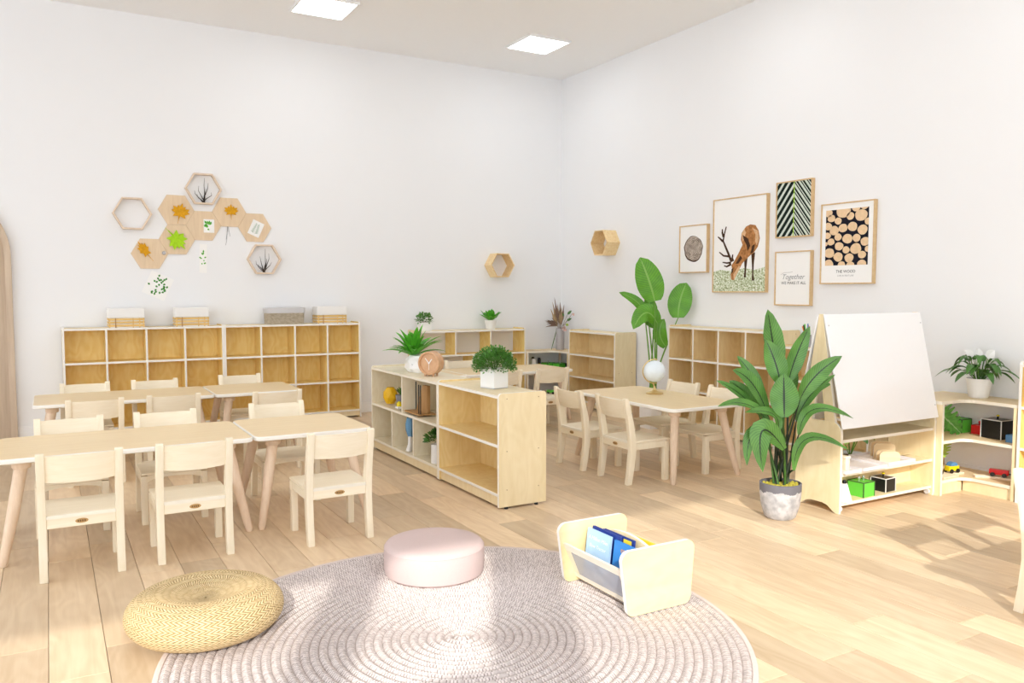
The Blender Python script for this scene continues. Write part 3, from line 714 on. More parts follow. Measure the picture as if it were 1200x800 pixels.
book('navy picture book behind the sky-blue one in the rack', (1.853, 2.420, zb), .180, .196, .009, 6, 'book_navy')
book('white-edged navy picture book standing against the rack divider', (1.872, 2.360, zb), .190, .194, .010, 5, 'book_navy', d3)
book('yellow picture book in the far pocket of the rack', (1.945, 2.300, zb), .20, .178, .010, 6, 'book_yellow')

# ------------------------------------------------------------------ easel
def easel():
    t = thing('whiteboard_easel', 'birch children\'s easel with whiteboard above two storage shelves', 'easel', (3.585, 2.765, 0))
    W = .832; D = .29; c = D / 2; th = .018
    for k, x0 in enumerate((0, W - th)):
        # lower side panel with rounded shoulders and cut-out foot
        low = [(0.003, .0), (.022, .0), (.045, .012), (.075, .034), (.11, .042), (D - .11, .042), (D - .075, .034), (D - .045, .012), (D - .022, 0), (D - .003, 0), (D, .02)]
        low += [(D - .055 + .055 * math.cos(R(90 * q / 6)), .430 + .055 * math.sin(R(90 * q / 6))) for q in range(7)]
        low += [(.055 + .055 * math.cos(R(90 + 90 * q / 6)), .430 + .055 * math.sin(R(90 + 90 * q / 6))) for q in range(7)] + [(0, .02)]
        MB().prism(low, x0, x0 + th, 'x', 0, rim=1).build('side_panel', ('ply_side', 'edge_warm'), t)
        # A-frame above: two slanted legs leaving an open triangle
        for s in (1, -1):
            f = lambda y: y if s > 0 else D - y
            leg = [(f(.030), .42), (f(.096), .42), (f(c), .80), (f(c), 1.055), (f(c - .012), 1.055)]
            if s < 0: leg = leg[::-1]
            MB().prism(leg, x0 + (.002 if k == 0 else -.002), x0 + th + (.002 if k == 0 else -.002), 'x', 0, rim=1).build('frame_leg', ('ply_side', 'edge_warm'), t)
    for z, n in ((.055, 'shelf_board'), (.212, 'shelf_board'), (.392, 'tray')):
        MB().box(th, W - th, .008, D - .008, z - .016, z, 0, front=1).build(n, ('ply_side', 'edge_warm'), t)
    MB().box(th, W - th, c - .004, c + .004, .055, .212).build('centre_panel', 'ply_side', t)
    # boards
    p0 = Vector((0, -.004, .452)); p1 = Vector((0, c - .014, 1.052)); u = (p1 - p0)
    nrm = Vector((0, -u.z, u.y)).normalized()
    for sgn, mat in ((1, 'white_gloss'), (-1, 'white_gloss')):
        mb = MB()
        for xx in (.001, W - .001):
            for pp in (p0, p1):
                for e in (0, .010):
                    q = pp + nrm * (e) ; yy = q.y if sgn > 0 else D - q.y
                    mb.v.append((xx, yy, q.z))
        for fq in ((0, 1, 3, 2), (4, 6, 7, 5), (0, 4, 5, 1), (2, 3, 7, 6), (0, 2, 6, 4), (1, 5, 7, 3)): mb.face(fq)
        mb.build('whiteboard', mat, t, bevel=.002, seg=1)
    for fx in (.018, W - .018):
        for f in (.12, .90):
            q = p0.lerp(p1, f) + nrm * .0105
            MB().lathe([(0, -.001), (.004, -.001), (.004, .002), (0, .002)], 8).xf(Matrix.Translation((fx, q.y, q.z)) @ Matrix.Rotation(math.atan2(u.y, u.z) + R(90), 4, 'X')).build('screw', 'metal_grey', t)
    MB().tube([(th, c, 1.03), (W - th, c, 1.03)], .012, 10).build('top_rail', 'birch', t)
    for xx in (.03, W - .03):
        MB().lathe([(0, 0), (.016, 0), (.016, .016), (0, .016)], 12).xf(Matrix.Translation((xx, .03, .018)) @ Matrix.Rotation(R(90), 4, 'Y')).build('caster', 'seam_grey', t, smooth=True)
easel()
def toy_box(label, loc, s, mat, seam, rz, peg=None, h=None, group='coloured toy boxes'):
    t = thing('toy_box', label, 'toy box', loc, rz, group); a = s / 2; h = h or s * .82
    MB().box(-a, a, -a, a, 0, h).build('body', mat, t, bevel=.002, seg=1)
    sm = MB(); e = .0022
    for sx in (-1, 1):
        for sy in (-1, 1): sm.box(sx * a - e, sx * a + e, sy * a - e, sy * a + e, 0, h)
    for sx in (-1, 1): sm.box(sx * a - e, sx * a + e, -a, a, h - e, h + e); sm.box(-a, a, sx * a - e, sx * a + e, h - e, h + e)
    sm.build('edge_seam', seam, t)
    if peg:
        for k, px in enumerate(peg[1]):
            kb = MB().lathe([(0, 0), (.005, 0), (.005, .012), (.008, .016), (.007, .026), (0, .028)], 10, (px, 0, h)).build('knob', peg[0] if peg[0] != 'toy_yellow' else 'black', t, smooth=True)
            if peg[0] == 'toy_yellow': MB().lathe([(.0055, 0), (.0085, .001), (.0085, .008), (.0055, .009)], 10, (px, 0, h + .017)).build('band', 'toy_yellow', kb, smooth=True)
    return t
toy_box('lime green toy box on the easel\'s bottom shelf', (3.855, 2.835, .055), .098, 'box_green', 'seam_dark', R(3), ('metal_grey', (-.02, .02)))
toy_box('black toy box with white seams on the easel\'s bottom shelf', (4.06, 2.845, .055), .092, 'box_black', 'seam_grey', R(3), ('toy_yellow', (0,)))
toy_box('red toy box behind the green one inside the easel', (3.83, 2.965, .055), .085, 'box_red', 'box_red', R(10), ('toy_red', (0.02,)), group=None)
def white_cone(label, loc, s=1.0, rz=0):
    t = thing('cone_bell', label, 'toy', loc, rz); 
    MB().lathe([(0, 0), (.045 * s, 0), (.042 * s, .006), (.016 * s, .095 * s), (0, .1 * s)], 4).xf(Matrix.Rotation(R(45), 4, 'Z')).build('body', 'white', t)
    MB().lathe([(0, 0), (.009 * s, 0), (.011 * s, .012), (.008 * s, .02), (0, .022)], 10, (0, 0, .094 * s)).build('knob', 'black', t, smooth=True)
    e = MB(); e.v = [(-.008, 0, .05), (0, 0, .034), (.008, 0, .05), (0, 0, .066)]; e.face((0, 1, 2, 3))
    e.xf(Matrix.Translation((0, -.0295 * s, 0)) @ Matrix.Rotation(R(-15), 4, 'X')).build('diamond_mark', 'ink', t)
white_cone('white pyramid toy with a black diamond on easel shelf', (3.662, 2.795, .055), 1.0, R(12))
white_cone('white pyramid toy with a black knob on the back corner shelf', (4.45, 7.28, .315), 1.5)
def tray(label, loc, w, d, rz, mat='tray_white'):
    t = thing('tray', label, 'tray', loc, rz, 'white craft trays')
    MB().box(-w / 2, w / 2, -d / 2, d / 2, 0, .005).build('base', mat, t)
    for a in ((-w / 2, w / 2, -d / 2, -d / 2 + .006), (-w / 2, w / 2, d / 2 - .006, d / 2), (-w / 2, -w / 2 + .006, -d / 2 + .006, d / 2 - .006), (w / 2 - .006, w / 2, -d / 2 + .006, d / 2 - .006)):
        MB().box(*a, .005, .018).build('rim', mat, t)
tray('empty white craft tray in the middle of the easel shelf', (3.86, 2.88, .2125), .20, .26, R(0))
tray('white craft tray holding the wooden frames', (4.12, 2.90, .2125), .24, .26, 0)
tray('white craft tray by the easel\'s side panel with wooden block', (3.68, 2.87, .2125), .13, .24, 0)
def loop_block(label, loc, rz, w=.12, h=.075):
    t = thing('wooden_arch_frame', label, 'wooden toy', loc, rz, 'wooden frames on the craft tray')
    for nm, y0 in (('front_board', -.03), ('rear_board', .024)):
        MB().prism(rrect(-w / 2, w / 2, 0, h, [0, 0, .022, .022]), y0, y0 + .008, 'y', 0, rim=1).build(nm, ('laminate', 'edge_warm'), t)
    MB().tube([(-w * .3, -.022, .02), (-w * .3, .024, .02)], .006, 8).build('dowel', 'beech', t)
loop_block('low wooden frame toy on the craft tray, rounded corners', (4.09, 2.84, .2175), R(-35), .11, .06)
loop_block('taller wooden frame toy behind another on the tray', (4.17, 2.93, .2175), R(-35), .12, .085)
pb = thing('wooden_block_stand', 'pale wooden block stand on tray beside easel side panel', 'wooden toy', (3.665, 2.80, .2175))
MB().box(-.016, .016, -.02, .02, 0, .07).build('upright', 'birch_z', pb, bevel=.002); MB().box(-.020, .020, -.024, .024, .07, .082).build('cap', 'edge_warm', pb, bevel=.002)

# toys on the corner shelf
toy_box('green toy box on the train corner shelf', (4.835, 2.885, .315), .10, 'box_green', 'seam_dark', R(0), ('metal_grey', (0,)))
toy_box('large black toy box with yellow peg on the train corner shelf', (4.825, 2.645, .315), .122, 'box_black', 'seam_grey', R(-4), ('toy_yellow', (0,)), h=.110)
toy_box('red toy box behind the black one on the train corner shelf', (4.868, 2.775, .315), .062, 'box_red', 'box_red', R(5), ('toy_red', (0,)), group=None)
toy_box('small teal toy box at the end of the train corner shelf', (4.75, 2.515, .315), .05, 'toy_blue', 'toy_blue', 0, None, group=None)
def track(label, pts, z):
    t = thing('train_track', label, 'toy track', (pts[0][0], pts[0][1], z), group='wooden train tracks'); p0 = Vector((*pts[0], 0))
    P = [Vector((*p, 0)) - p0 for p in pts]; mb = MB()
    for a, hh in ((-.020, .012), (-.006, .009), (.006, .012)):
        pass
    n = len(P)
    def strip(a, b, z0, z1, nm, mat):
        m = MB()
        for i, p in enumerate(P):
            tt = (P[min(i + 1, n - 1)] - P[max(i - 1, 0)]).normalized(); sd = Vector((-tt.y, tt.x, 0))
            for q, zz in ((a, z0), (b, z0), (b, z1), (a, z1)): v = p + sd * q; m.v.append((v.x, v.y, zz))
        for i in range(n - 1):
            for k in range(4): m.face((i * 4 + k, i * 4 + (k + 1) % 4, (i + 1) * 4 + (k + 1) % 4, (i + 1) * 4 + k))
        m.face((0, 3, 2, 1)); m.face([(n - 1) * 4 + k for k in range(4)]); m.build(nm, mat, t)
    strip(-.021, .021, 0, .008, 'bed', 'beech'); strip(-.021, -.013, .008, .012, 'rail', 'birch'); strip(.013, .021, .008, .012, 'rail', 'birch'); strip(-.006, .006, .008, .012, 'rail', 'birch')
def arc(cx, cy, r, a0, a1, n=10): return [(cx + r * math.cos(R(a0 + (a1 - a0) * k / n)), cy + r * math.sin(R(a0 + (a1 - a0) * k / n))) for k in range(n + 1)]
track('straight wooden train track under the yellow toy train', [(4.46, 2.83), (4.56, 2.815), (4.66, 2.80), (4.72, 2.79)], .0855)
track('short wooden train track lying next to the easel side', [(4.47, 2.765), (4.55, 2.765), (4.62, 2.765)], .0855)
track('curved wooden train track under the red toy train car', [(4.70, 2.70), (4.74, 2.66), (4.775, 2.60), (4.795, 2.53), (4.80, 2.47)], .0855)
def train(label, loc, rz, mat, roof=None, L=.085, s=1.0):
    t = thing('toy_train_car', label, 'toy train', loc, rz, None)
    MB().box(-L / 2, L / 2, -.018, .018, .012, .042).build('body', mat, t, bevel=.005)
    if roof:
        MB().prism([(-.03, .040)] + [(-.03 * math.cos(math.pi * k / 8), .040 + .024 * math.sin(math.pi * k / 8)) for k in range(1, 8)] + [(.03, .040)], -.016, .016, 'y').build('cargo', roof, t)
    for sx in (-1, 1):
        for sy in (-1, 1): MB().lathe([(0, -.004), (.0125, -.004), (.0125, .004), (0, .004)], 14).xf(Matrix.Translation((sx * L * .3, sy * .021, .0125)) @ Matrix.Rotation(R(90), 4, 'X')).build('wheel', 'black', t)
    MB().tube([(L / 2, 0, .02), (L / 2 + .012, 0, .02)], .004, 8).build('coupling', 'black', t)
zt = .0855 + .0122
train('yellow toy train car with blue cargo on the corner shelf', (4.645, 2.803, zt), R(-8), 'toy_yellow', 'toy_blue')
train('red toy train car on the curved track', (4.777, 2.60, zt), R(-72), 'toy_red', None, .10)
train('red toy train engine beside the easel, on straight track', (4.515, 2.822, zt), R(-8), 'toy_red', None, .075)
# back corner shelf toys
toy_box('left green toy box on the back corner shelf', (4.655, 7.30, .315), .11, 'box_green', 'seam_dark', R(10), ('metal_grey', (0,)))
toy_box('green toy box touching the black box on the back corner shelf', (4.735, 7.19, .315), .11, 'box_green', 'seam_dark', R(10), ('metal_grey', (0,)))
toy_box('black toy box on the back corner shelf', (4.82, 7.07, .315), .11, 'box_black', 'box_black', R(10))
ds = thing('dropper_bottle', 'small yellow bottle with black cap on the back corner shelf', 'bottle', (4.56, 7.33, .315))
MB().lathe([(0, 0), (.028, 0), (.028, .05), (.014, .075), (.012, .085), (0, .085)], 14).build('body', 'toy_yellow', ds, smooth=True)
MB().lathe([(0, 0), (.017, 0), (.018, .04), (.012, .06), (0, .062)], 12, (0, 0, .085)).build('cap', 'black', ds, smooth=True)
train('red toy train on the low shelf of the back corner unit', (4.43, 7.22, .0855), R(5), 'toy_red', None)
train('lime toy train on the low shelf of the back corner unit', (4.60, 7.16, .0855), R(-40), 'box_green', None)

# pencil cup
pc = thing('pencil_cup', 'clear pencil cup with coloured pens on bookshelf behind easel', 'pencil cup', (4.75, 3.975, .773))
MB().lathe([(0, 0), (.034, 0), (.034, .088), (.031, .088), (.031, .004), (0, .004)], 18).build('cup', 'pocket_plastic', pc, smooth=True)
for k, (a, ln, mt) in enumerate(((.3, .155, 'toy_red'), (1.2, .165, 'box_green'), (2.2, .150, 'orange'), (3.0, .16, 'black'), (4.1, .17, 'toy_blue'), (5.2, .15, 'paper'))):
    MB().tube([(.012 * math.cos(a + 3), .012 * math.sin(a + 3), .006), (.03 * math.cos(a), .03 * math.sin(a), ln)], .0045, 6).build('pen', mt, pc)

# ------------------------------------------------------------------ plants
rv = Vector((math.cos(R(29.94)), -math.sin(R(29.94)), 0)); fv = Vector((math.sin(R(29.94)), math.cos(R(29.94)), 0))   # room diagonals the foliage fans along
def big_plant():
    t = thing('banana_plant', 'large leafy banana plant in a weathered concrete pot by the easel', 'potted plant', (3.275, 2.885, 0))
    pot = MB().lathe([(0, 0), (.066, 0), (.080, .012), (.097, .07), (.104, .13), (.106, .185), (.098, .187), (.095, .165), (0, .165)], 40).build('pot', 'concrete_pot', t, smooth=True)
    mo = MB().lathe([(0, .178), (.05, .18), (.094, .168)], 24)
    for k in range(90):
        a, r = random.random() * 6.28, random.random() ** .5 * .088; mo.lathe([(0, 0), (.010, .002), (.006, .010), (0, .013)], 6, (r * math.cos(a), r * math.sin(a), .168 + random.random() * .006))
    mo.build('moss', 'moss', t, smooth=True)
    def Q(cx, cy, d): return rv * ((cx - 230) / 670.) + fv * d + Vector((0, 0, .168 + (645 - cy) / 670.))
    # stem foot, blade base, bend, tip (in plan units along the plant's spread), width, depth offsets
    L = [((225, 262), (208, 150), (190, 33), 84, .06, .08), ((222, 290), (205, 215), (172, 135), 74, .0, .02), ((262, 285), (290, 200), (342, 92), 62, .05, .09), ((222, 398), (222, 330), (222, 250), 96, -.07, -.05),
         ((285, 345), (335, 260), (422, 190), 62, -.02, -.04), ((290, 420), (340, 330), (425, 260), 36, .04, .05), ((292, 400), (350, 330), (432, 297), 36, .09, .12), ((283, 462), (330, 372), (458, 402), 42, -.03, -.07),
         ((266, 585), (305, 470), (438, 508), 40, -.04, -.10), ((178, 335), (140, 262), (92, 198), 44, .07, .11), ((185, 400), (130, 290), (62, 243), 60, .02, .03), ((172, 395), (120, 330), (66, 287), 46, .08, .12),
         ((160, 400), (95, 330), (14, 283), 34, .05, .08), ((190, 450), (110, 360), (-4, 362), 44, -.03, -.06), ((205, 445), (180, 385), (85, 380), 44, -.06, -.08), ((220, 505), (140, 440), (140, 578), 78, -.09, -.13),
         ((215, 500), (120, 450), (92, 560), 50, -.06, -.10), ((245, 420), (262, 360), (275, 290), 70, .11, .12), ((255, 380), (280, 300), (300, 215), 66, .12, .15)]
    for k, (b, m, tp, wd, d0, d1) in enumerate(L):
        B, M_, T_ = Q(*b, d0), Q(*m, (d0 + d1) / 2), Q(*tp, d1)
        C = M_ * 2 - (B + T_) * .5
        a = k * 2.4; foot = Vector((.035 * math.cos(a), .035 * math.sin(a), .165))
        MB().tube(bez(foot, (foot.lerp(B, .5)) + Vector((0, 0, .04)), B, 6), [.0065, .006, .0058, .0055, .005, .0045, .0035], 6).build('stem', 'stem_dark' if k % 3 else 'stem_green', t, smooth=True)
        nr = -fv + Vector((0, 0, .55)) + rv * (.25 * (-1) ** k)
        if k in (7, 8, 13, 14): nr = Vector((0, 0, 1)) - fv * .75
        if k in (15, 16): nr = -fv - rv * .3 + Vector((0, 0, .3))
        MB().leaf(bez(B, C, T_, 12), wd / 670., nr, prof=lambda f: max(.02, (math.sin(math.pi * min(1, f * .97 + .03)) ** .62) * (1 if f < .6 else 1 - .25 * (f - .6))), fold=.22, wave=.05).build('leaf', 'palm_leaf', t, smooth=True)
big_plant()
def tall_plant():
    c = Vector((4.515, 5.40, 0))
    t = thing('tall_banana_plant', 'tall broad-leaved plant in a white planter between the wall shelves', 'potted plant', c)
    MB().prism(rrect(-.11, .11, -.11, .11, .02, 4), 0, .30, 'z').build('planter', 'ceramic', t, bevel=.003)
    MB().box(-.095, .095, -.095, .095, .30, .302).build('soil', 'soil', t)
    s = 4.213 * 135.8
    def Q(cx, cy, d): return rv * ((cx - 230) / s) + fv * d + Vector((0, 0, .30 + (735 - cy) / s))
    L = [((234, 283), (205, 185), (158, 70), 132, -.02, -.04, 0), ((362, 366), (372, 280), (405, 193), 118, .08, .10, 0), ((192, 360), (155, 290), (62, 240), 48, .03, .02, 0),
         ((250, 392), (190, 340), (128, 420), 92, .0, -.04, 1), ((245, 350), (225, 310), (210, 250), 60, .08, .10, 0), ((300, 510), (268, 440), (290, 372), 70, .06, .05, 0), ((205, 330), (200, 345), (240, 420), 70, .05, .05, 1)]
    for k, (b, m, tp, wd, d0, d1, dr) in enumerate(L):
        B, M_, T_ = Q(*b, d0), Q(*m, (d0 + d1) / 2), Q(*tp, d1); C = M_ * 2 - (B + T_) * .5
        foot = Vector((.03 * math.cos(k * 2), .03 * math.sin(k * 2), .30))
        MB().tube(bez(foot, foot.lerp(B, .5) + Vector((0, 0, .03)), B, 6), [.008, .0075, .007, .0065, .006, .005, .004], 8).build('stem', 'stem_lime', t, smooth=True)
        MB().leaf(bez(B, C, T_, 12), wd / s, -fv + Vector((0, 0, .25)) - rv * .15, prof=lambda f: max(.03, math.sin(math.pi * min(1, f * .93 + .07)) ** .5), fold=.12, wave=.04).build('leaf', 'banana_leaf', t, smooth=True)
tall_plant()
def bush(t, c, rx, rz_, n, size, mat, name='foliage', seed=1, up=.2):
    r = random.Random(seed); mb = MB()
    for k in range(n):
        a = r.random() * 6.283; ph = math.acos(1 - r.random() * 1.25); rad = .55 + .45 * r.random()
        p = Vector((math.cos(a) * math.sin(ph) * rx, math.sin(a) * math.sin(ph) * rx, math.cos(ph) * rz_)) * rad
        d = (p.normalized() + Vector((r.uniform(-.6, .6), r.uniform(-.6, .6), r.uniform(-.3, .6)))).normalized()
        q = Vector(c) + p; s = size * r.uniform(.7, 1.25)
        mb.leaf([q, q + d * s * .55 + Vector((0, 0, .08 * s)), q + d * s], s * .62, (r.uniform(-1, 1), r.uniform(-1, 1), 1.2), fold=.2)
    o = mb.build(name, mat, t, smooth=True); return o
def square_planter():
    t = thing('square_planter', 'square white planter with dense leafy green bush on low bookshelf', 'potted plant', (2.225, 4.07, .6185), R(16.4))
    s = .0565; p = MB()
    for a in ((-s, s, -s, -s + .006), (-s, s, s - .006, s), (-s, -s + .006, -s + .006, s - .006), (s - .006, s, -s + .006, s - .006)): p.box(*a, 0, .115)
    p.box(-s, s, -s, s, 0, .006); p.build('pot', 'ceramic', t); MB().box(-s + .006, s - .006, -s + .006, s - .006, .09, .102).build('soil', 'soil', t)
    bush(t, (0, 0, .125), .122, .112, 2200, .0185, 'bush_leaf', seed=5)['kind'] = 'stuff'
    for k in range(9): a = k * .7; MB().tube([(0, 0, .09), (.03 * math.cos(a), .03 * math.sin(a), .15), (.06 * math.cos(a), .06 * math.sin(a), .2)], .002, 5).build('stem', 'stem_green', t)
square_planter()
def faceted_planter():
    t = thing('faceted_planter', 'white faceted animal-shaped planter with spiky green succulent leaves', 'potted plant', (2.235, 5.19, .6135), R(0))
    r = random.Random(4); mb = MB(); rings = [(.0, .066, .125), (.03, .086, .145), (.085, .080, .135), (.115, .055, .10)]
    for j, (z, rx, ry) in enumerate(rings):
        for k in range(8): a = 2 * math.pi * (k + .5 * (j % 2)) / 8; mb.v.append((rx * math.cos(a) * r.uniform(.93, 1.05), ry * math.sin(a) * r.uniform(.93, 1.05), z))
    for j in range(3):
        for k in range(8):
            k2 = (k + 1) % 8; a, b, c, d = j * 8 + k, j * 8 + k2, (j + 1) * 8 + k2, (j + 1) * 8 + k
            mb.face((a, b, c) if j % 2 else (a, b, d)); mb.face((a, c, d) if j % 2 else (b, c, d))
    mb.face(range(7, -1, -1)); mb.face([24 + k for k in range(8)]); mb.build('pot', 'ceramic', t)
    for k, s in enumerate((-1,)):
        MB().prism([(-.008, 0), (.006, -.004), (.010, .003), (-.004, .006)], -.0005, .0005, 'x').xf(Matrix.Translation((-.073, -.055, .055)) @ Matrix.Rotation(R(-12), 4, 'Y')).build('eye_mark', 'ink', t)
    for k in range(38):
        a = k * 2.399; el = R(12 + 72 * ((k * 7) % 38) / 38); ln = .185 + .07 * r.random()
        b = Vector((.014 * math.cos(a), .09 + .014 * math.sin(a), .105)); d = Vector((math.cos(a) * math.cos(el), math.sin(a) * math.cos(el), math.sin(el)))
        MB().leaf(bez(b, b + d * ln * .6 + Vector((0, 0, .025)), b + d * ln - Vector((0, 0, .012 + .02 * math.cos(el))), 7), .046, (-d.x * .3, -d.y * .3, 1), prof=lambda f: (.35 + .65 * math.sin(math.pi * min(1, f * .8 + .1))) * (1 - f ** 4), fold=.35).build('leaf', 'aloe_leaf', t, smooth=True)
faceted_planter()
def small_pot(label, loc, square, kind, seed):
    t = thing('potted_plant', label, 'potted plant', loc, 0, 'small pots on the open-backed shelf')
    if square:
        MB().box(-.055, .055, -.055, .055, 0, .088).build('pot', 'ceramic', t, bevel=.002)
        MB().box(-.048, .048, -.048, .048, .088, .090).build('soil', 'soil', t)
        bush(t, (0, 0, .10), .075, .075, 190, .030, 'bush_leaf', seed=seed)
    else:
        MB().lathe([(0, 0), (.045, 0), (.062, .09), (.064, .095), (.058, .095), (.055, .085), (0, .085)], 24).build('pot', 'ceramic', t, smooth=True)
        r = random.Random(seed)
        for k in range(22):
            a = k * 2.4; el = R(25 + 60 * r.random()); b = Vector((.012 * math.cos(a), .012 * math.sin(a), .085)); d = Vector((math.cos(a) * math.cos(el), math.sin(a) * math.cos(el), math.sin(el))); ln = .10 + .05 * r.random()
            MB().leaf(bez(b, b + d * ln * .6, b + d * ln, 6), .055, (-d.x, -d.y, .8), fold=.3, wave=.1).build('leaf', 'aloe_leaf', t, smooth=True)
small_pot('small square white pot with dark green succulent on open shelf', (3.205, 7.30, .7835), True, 0, 3)
small_pot('small round white pot with bright green curly leaves on open shelf', (3.95, 7.30, .7835), False, 0, 8)
def lily():
    t = thing('peace_lily', 'peace lily with white flowers in white pot on train corner shelf', 'potted plant', (4.785, 2.74, .5455))
    MB().lathe([(0, 0), (.048, 0), (.055, .01), (.068, .105), (.070, .115), (.064, .115), (.060, .10), (0, .10)], 30).build('pot', 'ceramic', t, smooth=True)
    MB().lathe([(0, .103), (.061, .101)], 20).build('soil', 'soil', t)
    r = random.Random(12)
    for k in range(30):
        a = k * 2.399; inner = k % 3; ln = (.13, .16, .20)[inner] * r.uniform(.85, 1.05)
        b = Vector((.02 * math.cos(a), .02 * math.sin(a), .10)); d = Vector((math.cos(a), math.sin(a), 0))
        if d.x > 0: ln = min(ln, .078 / max(d.x, .05))
        h = (.15, .105, .065)[inner] * r.uniform(.8, 1.1)
        p1 = b + d * ln * .32 + Vector((0, 0, h * .8)); mid = b + d * ln * .65 + Vector((0, 0, h * 1.15)); tip = b + d * ln * 1.05 + Vector((0, 0, h * .62 - .018 * inner))
        MB().tube(bez(b, b.lerp(p1, .5) + Vector((0, 0, .02)), p1, 4), .002, 5).build('stem', 'stem_green', t)
        MB().leaf(bez(p1, mid * 1.0 + Vector((0, 0, .01)), tip, 8), .043, (-d.x * .25, -d.y * .25, 1), prof=lambda f: (math.sin(math.pi * min(1, f * .92 + .08)) ** .8), fold=.25, wave=.05).build('leaf', 'lily_leaf', t, smooth=True)
    for k, (lx, lz, rzz) in enumerate(((-.055, .262, -.7), (-.005, .272, .1), (.045, .262, .7), (.065, .225, .5))):
        b = rv * lx * .5 + Vector((0, 0, .1)); h = rv * lx + fv * (.02 * (k % 2)) + Vector((0, 0, lz - .03))
        MB().tube(bez(b, b.lerp(h, .5), h, 4), .002, 5).build('stem', 'stem_lime', t)
        f = MB().leaf(bez(h, h + Vector((0, 0, .03)) + rv * rzz * .01, h + Vector((0, 0, .050)) + rv * rzz * .06, 6), .055, -fv + Vector((0, 0, .4)), fold=.4).build('flower', 'fabric_white', t, smooth=True)
lily()
# cut leaves on the corner shelf and the plant behind the easel
def split_prof(f): return max(.05, math.sin(math.pi * min(1, f * .9 + .08)) ** .6 * (1 - .45 * (math.sin(f * 62) > .35)))
def cut_leaf(label, B, C, T_, wd, mat, stem):
    t = thing('cut_leaf', label, 'leaf', stem[-1]); o = Vector(stem[-1])
    MB().leaf(bez(Vector(B) - o, Vector(C) - o, Vector(T_) - o, 34), wd, (-.72, -.66, .1), prof=split_prof, fold=.12, wave=.06).build('blade', mat, t, smooth=True)
    MB().tube([Vector(q) - o for q in stem], [.004] * len(stem), 6).build('stalk', 'bark', t, smooth=True)
cut_leaf('feathery green palm leaf beside the green toy box on corner shelf', (4.535, 2.90, .505), (4.58, 2.86, .47), (4.74, 2.815, .325), .17, 'monstera', [(4.535, 2.90, .507), (4.50, 2.96, .42), (4.49, 2.98, .317)])
cut_leaf('rounded lime leaf on brown stalk behind the toy train', (4.70, 2.94, .285), (4.72, 2.93, .25), (4.745, 2.92, .155), .13, 'lime_leaf', [(4.705, 2.945, .285), (4.69, 2.95, .19), (4.67, 2.96, .087)])
def monstera():
    t = thing('leafy_plant', 'green leafy plant in white pot behind the easel', 'potted plant', (4.33, 3.27, 0))
    MB().lathe([(0, 0), (.085, 0), (.11, .16), (.10, .16), (.095, .14), (0, .14)], 24).build('pot', 'ceramic', t, smooth=True)
    MB().lathe([(0, .142), (.095, .14)], 20).build('soil', 'soil', t)
    for k in range(7):
        a = k * .9 + .2; d = Vector((math.cos(a), math.sin(a) * .7, 0)); b = Vector((0, 0, .14)); p1 = b + d * .05 + Vector((0, 0, .10)); tip = p1 + d * .13 + Vector((0, 0, .0))
        MB().tube(bez(b, b.lerp(p1, .5), p1, 4), .003, 5).build('stem', 'stem_lime', t)
        MB().leaf(bez(p1, p1.lerp(tip, .5) + Vector((0, 0, .05)), tip, 8), .085, (-d.x * .3, -d.y * .3, 1), fold=.2).build('leaf', 'monstera' if k % 2 else 'lime_leaf', t, smooth=True)
monstera()
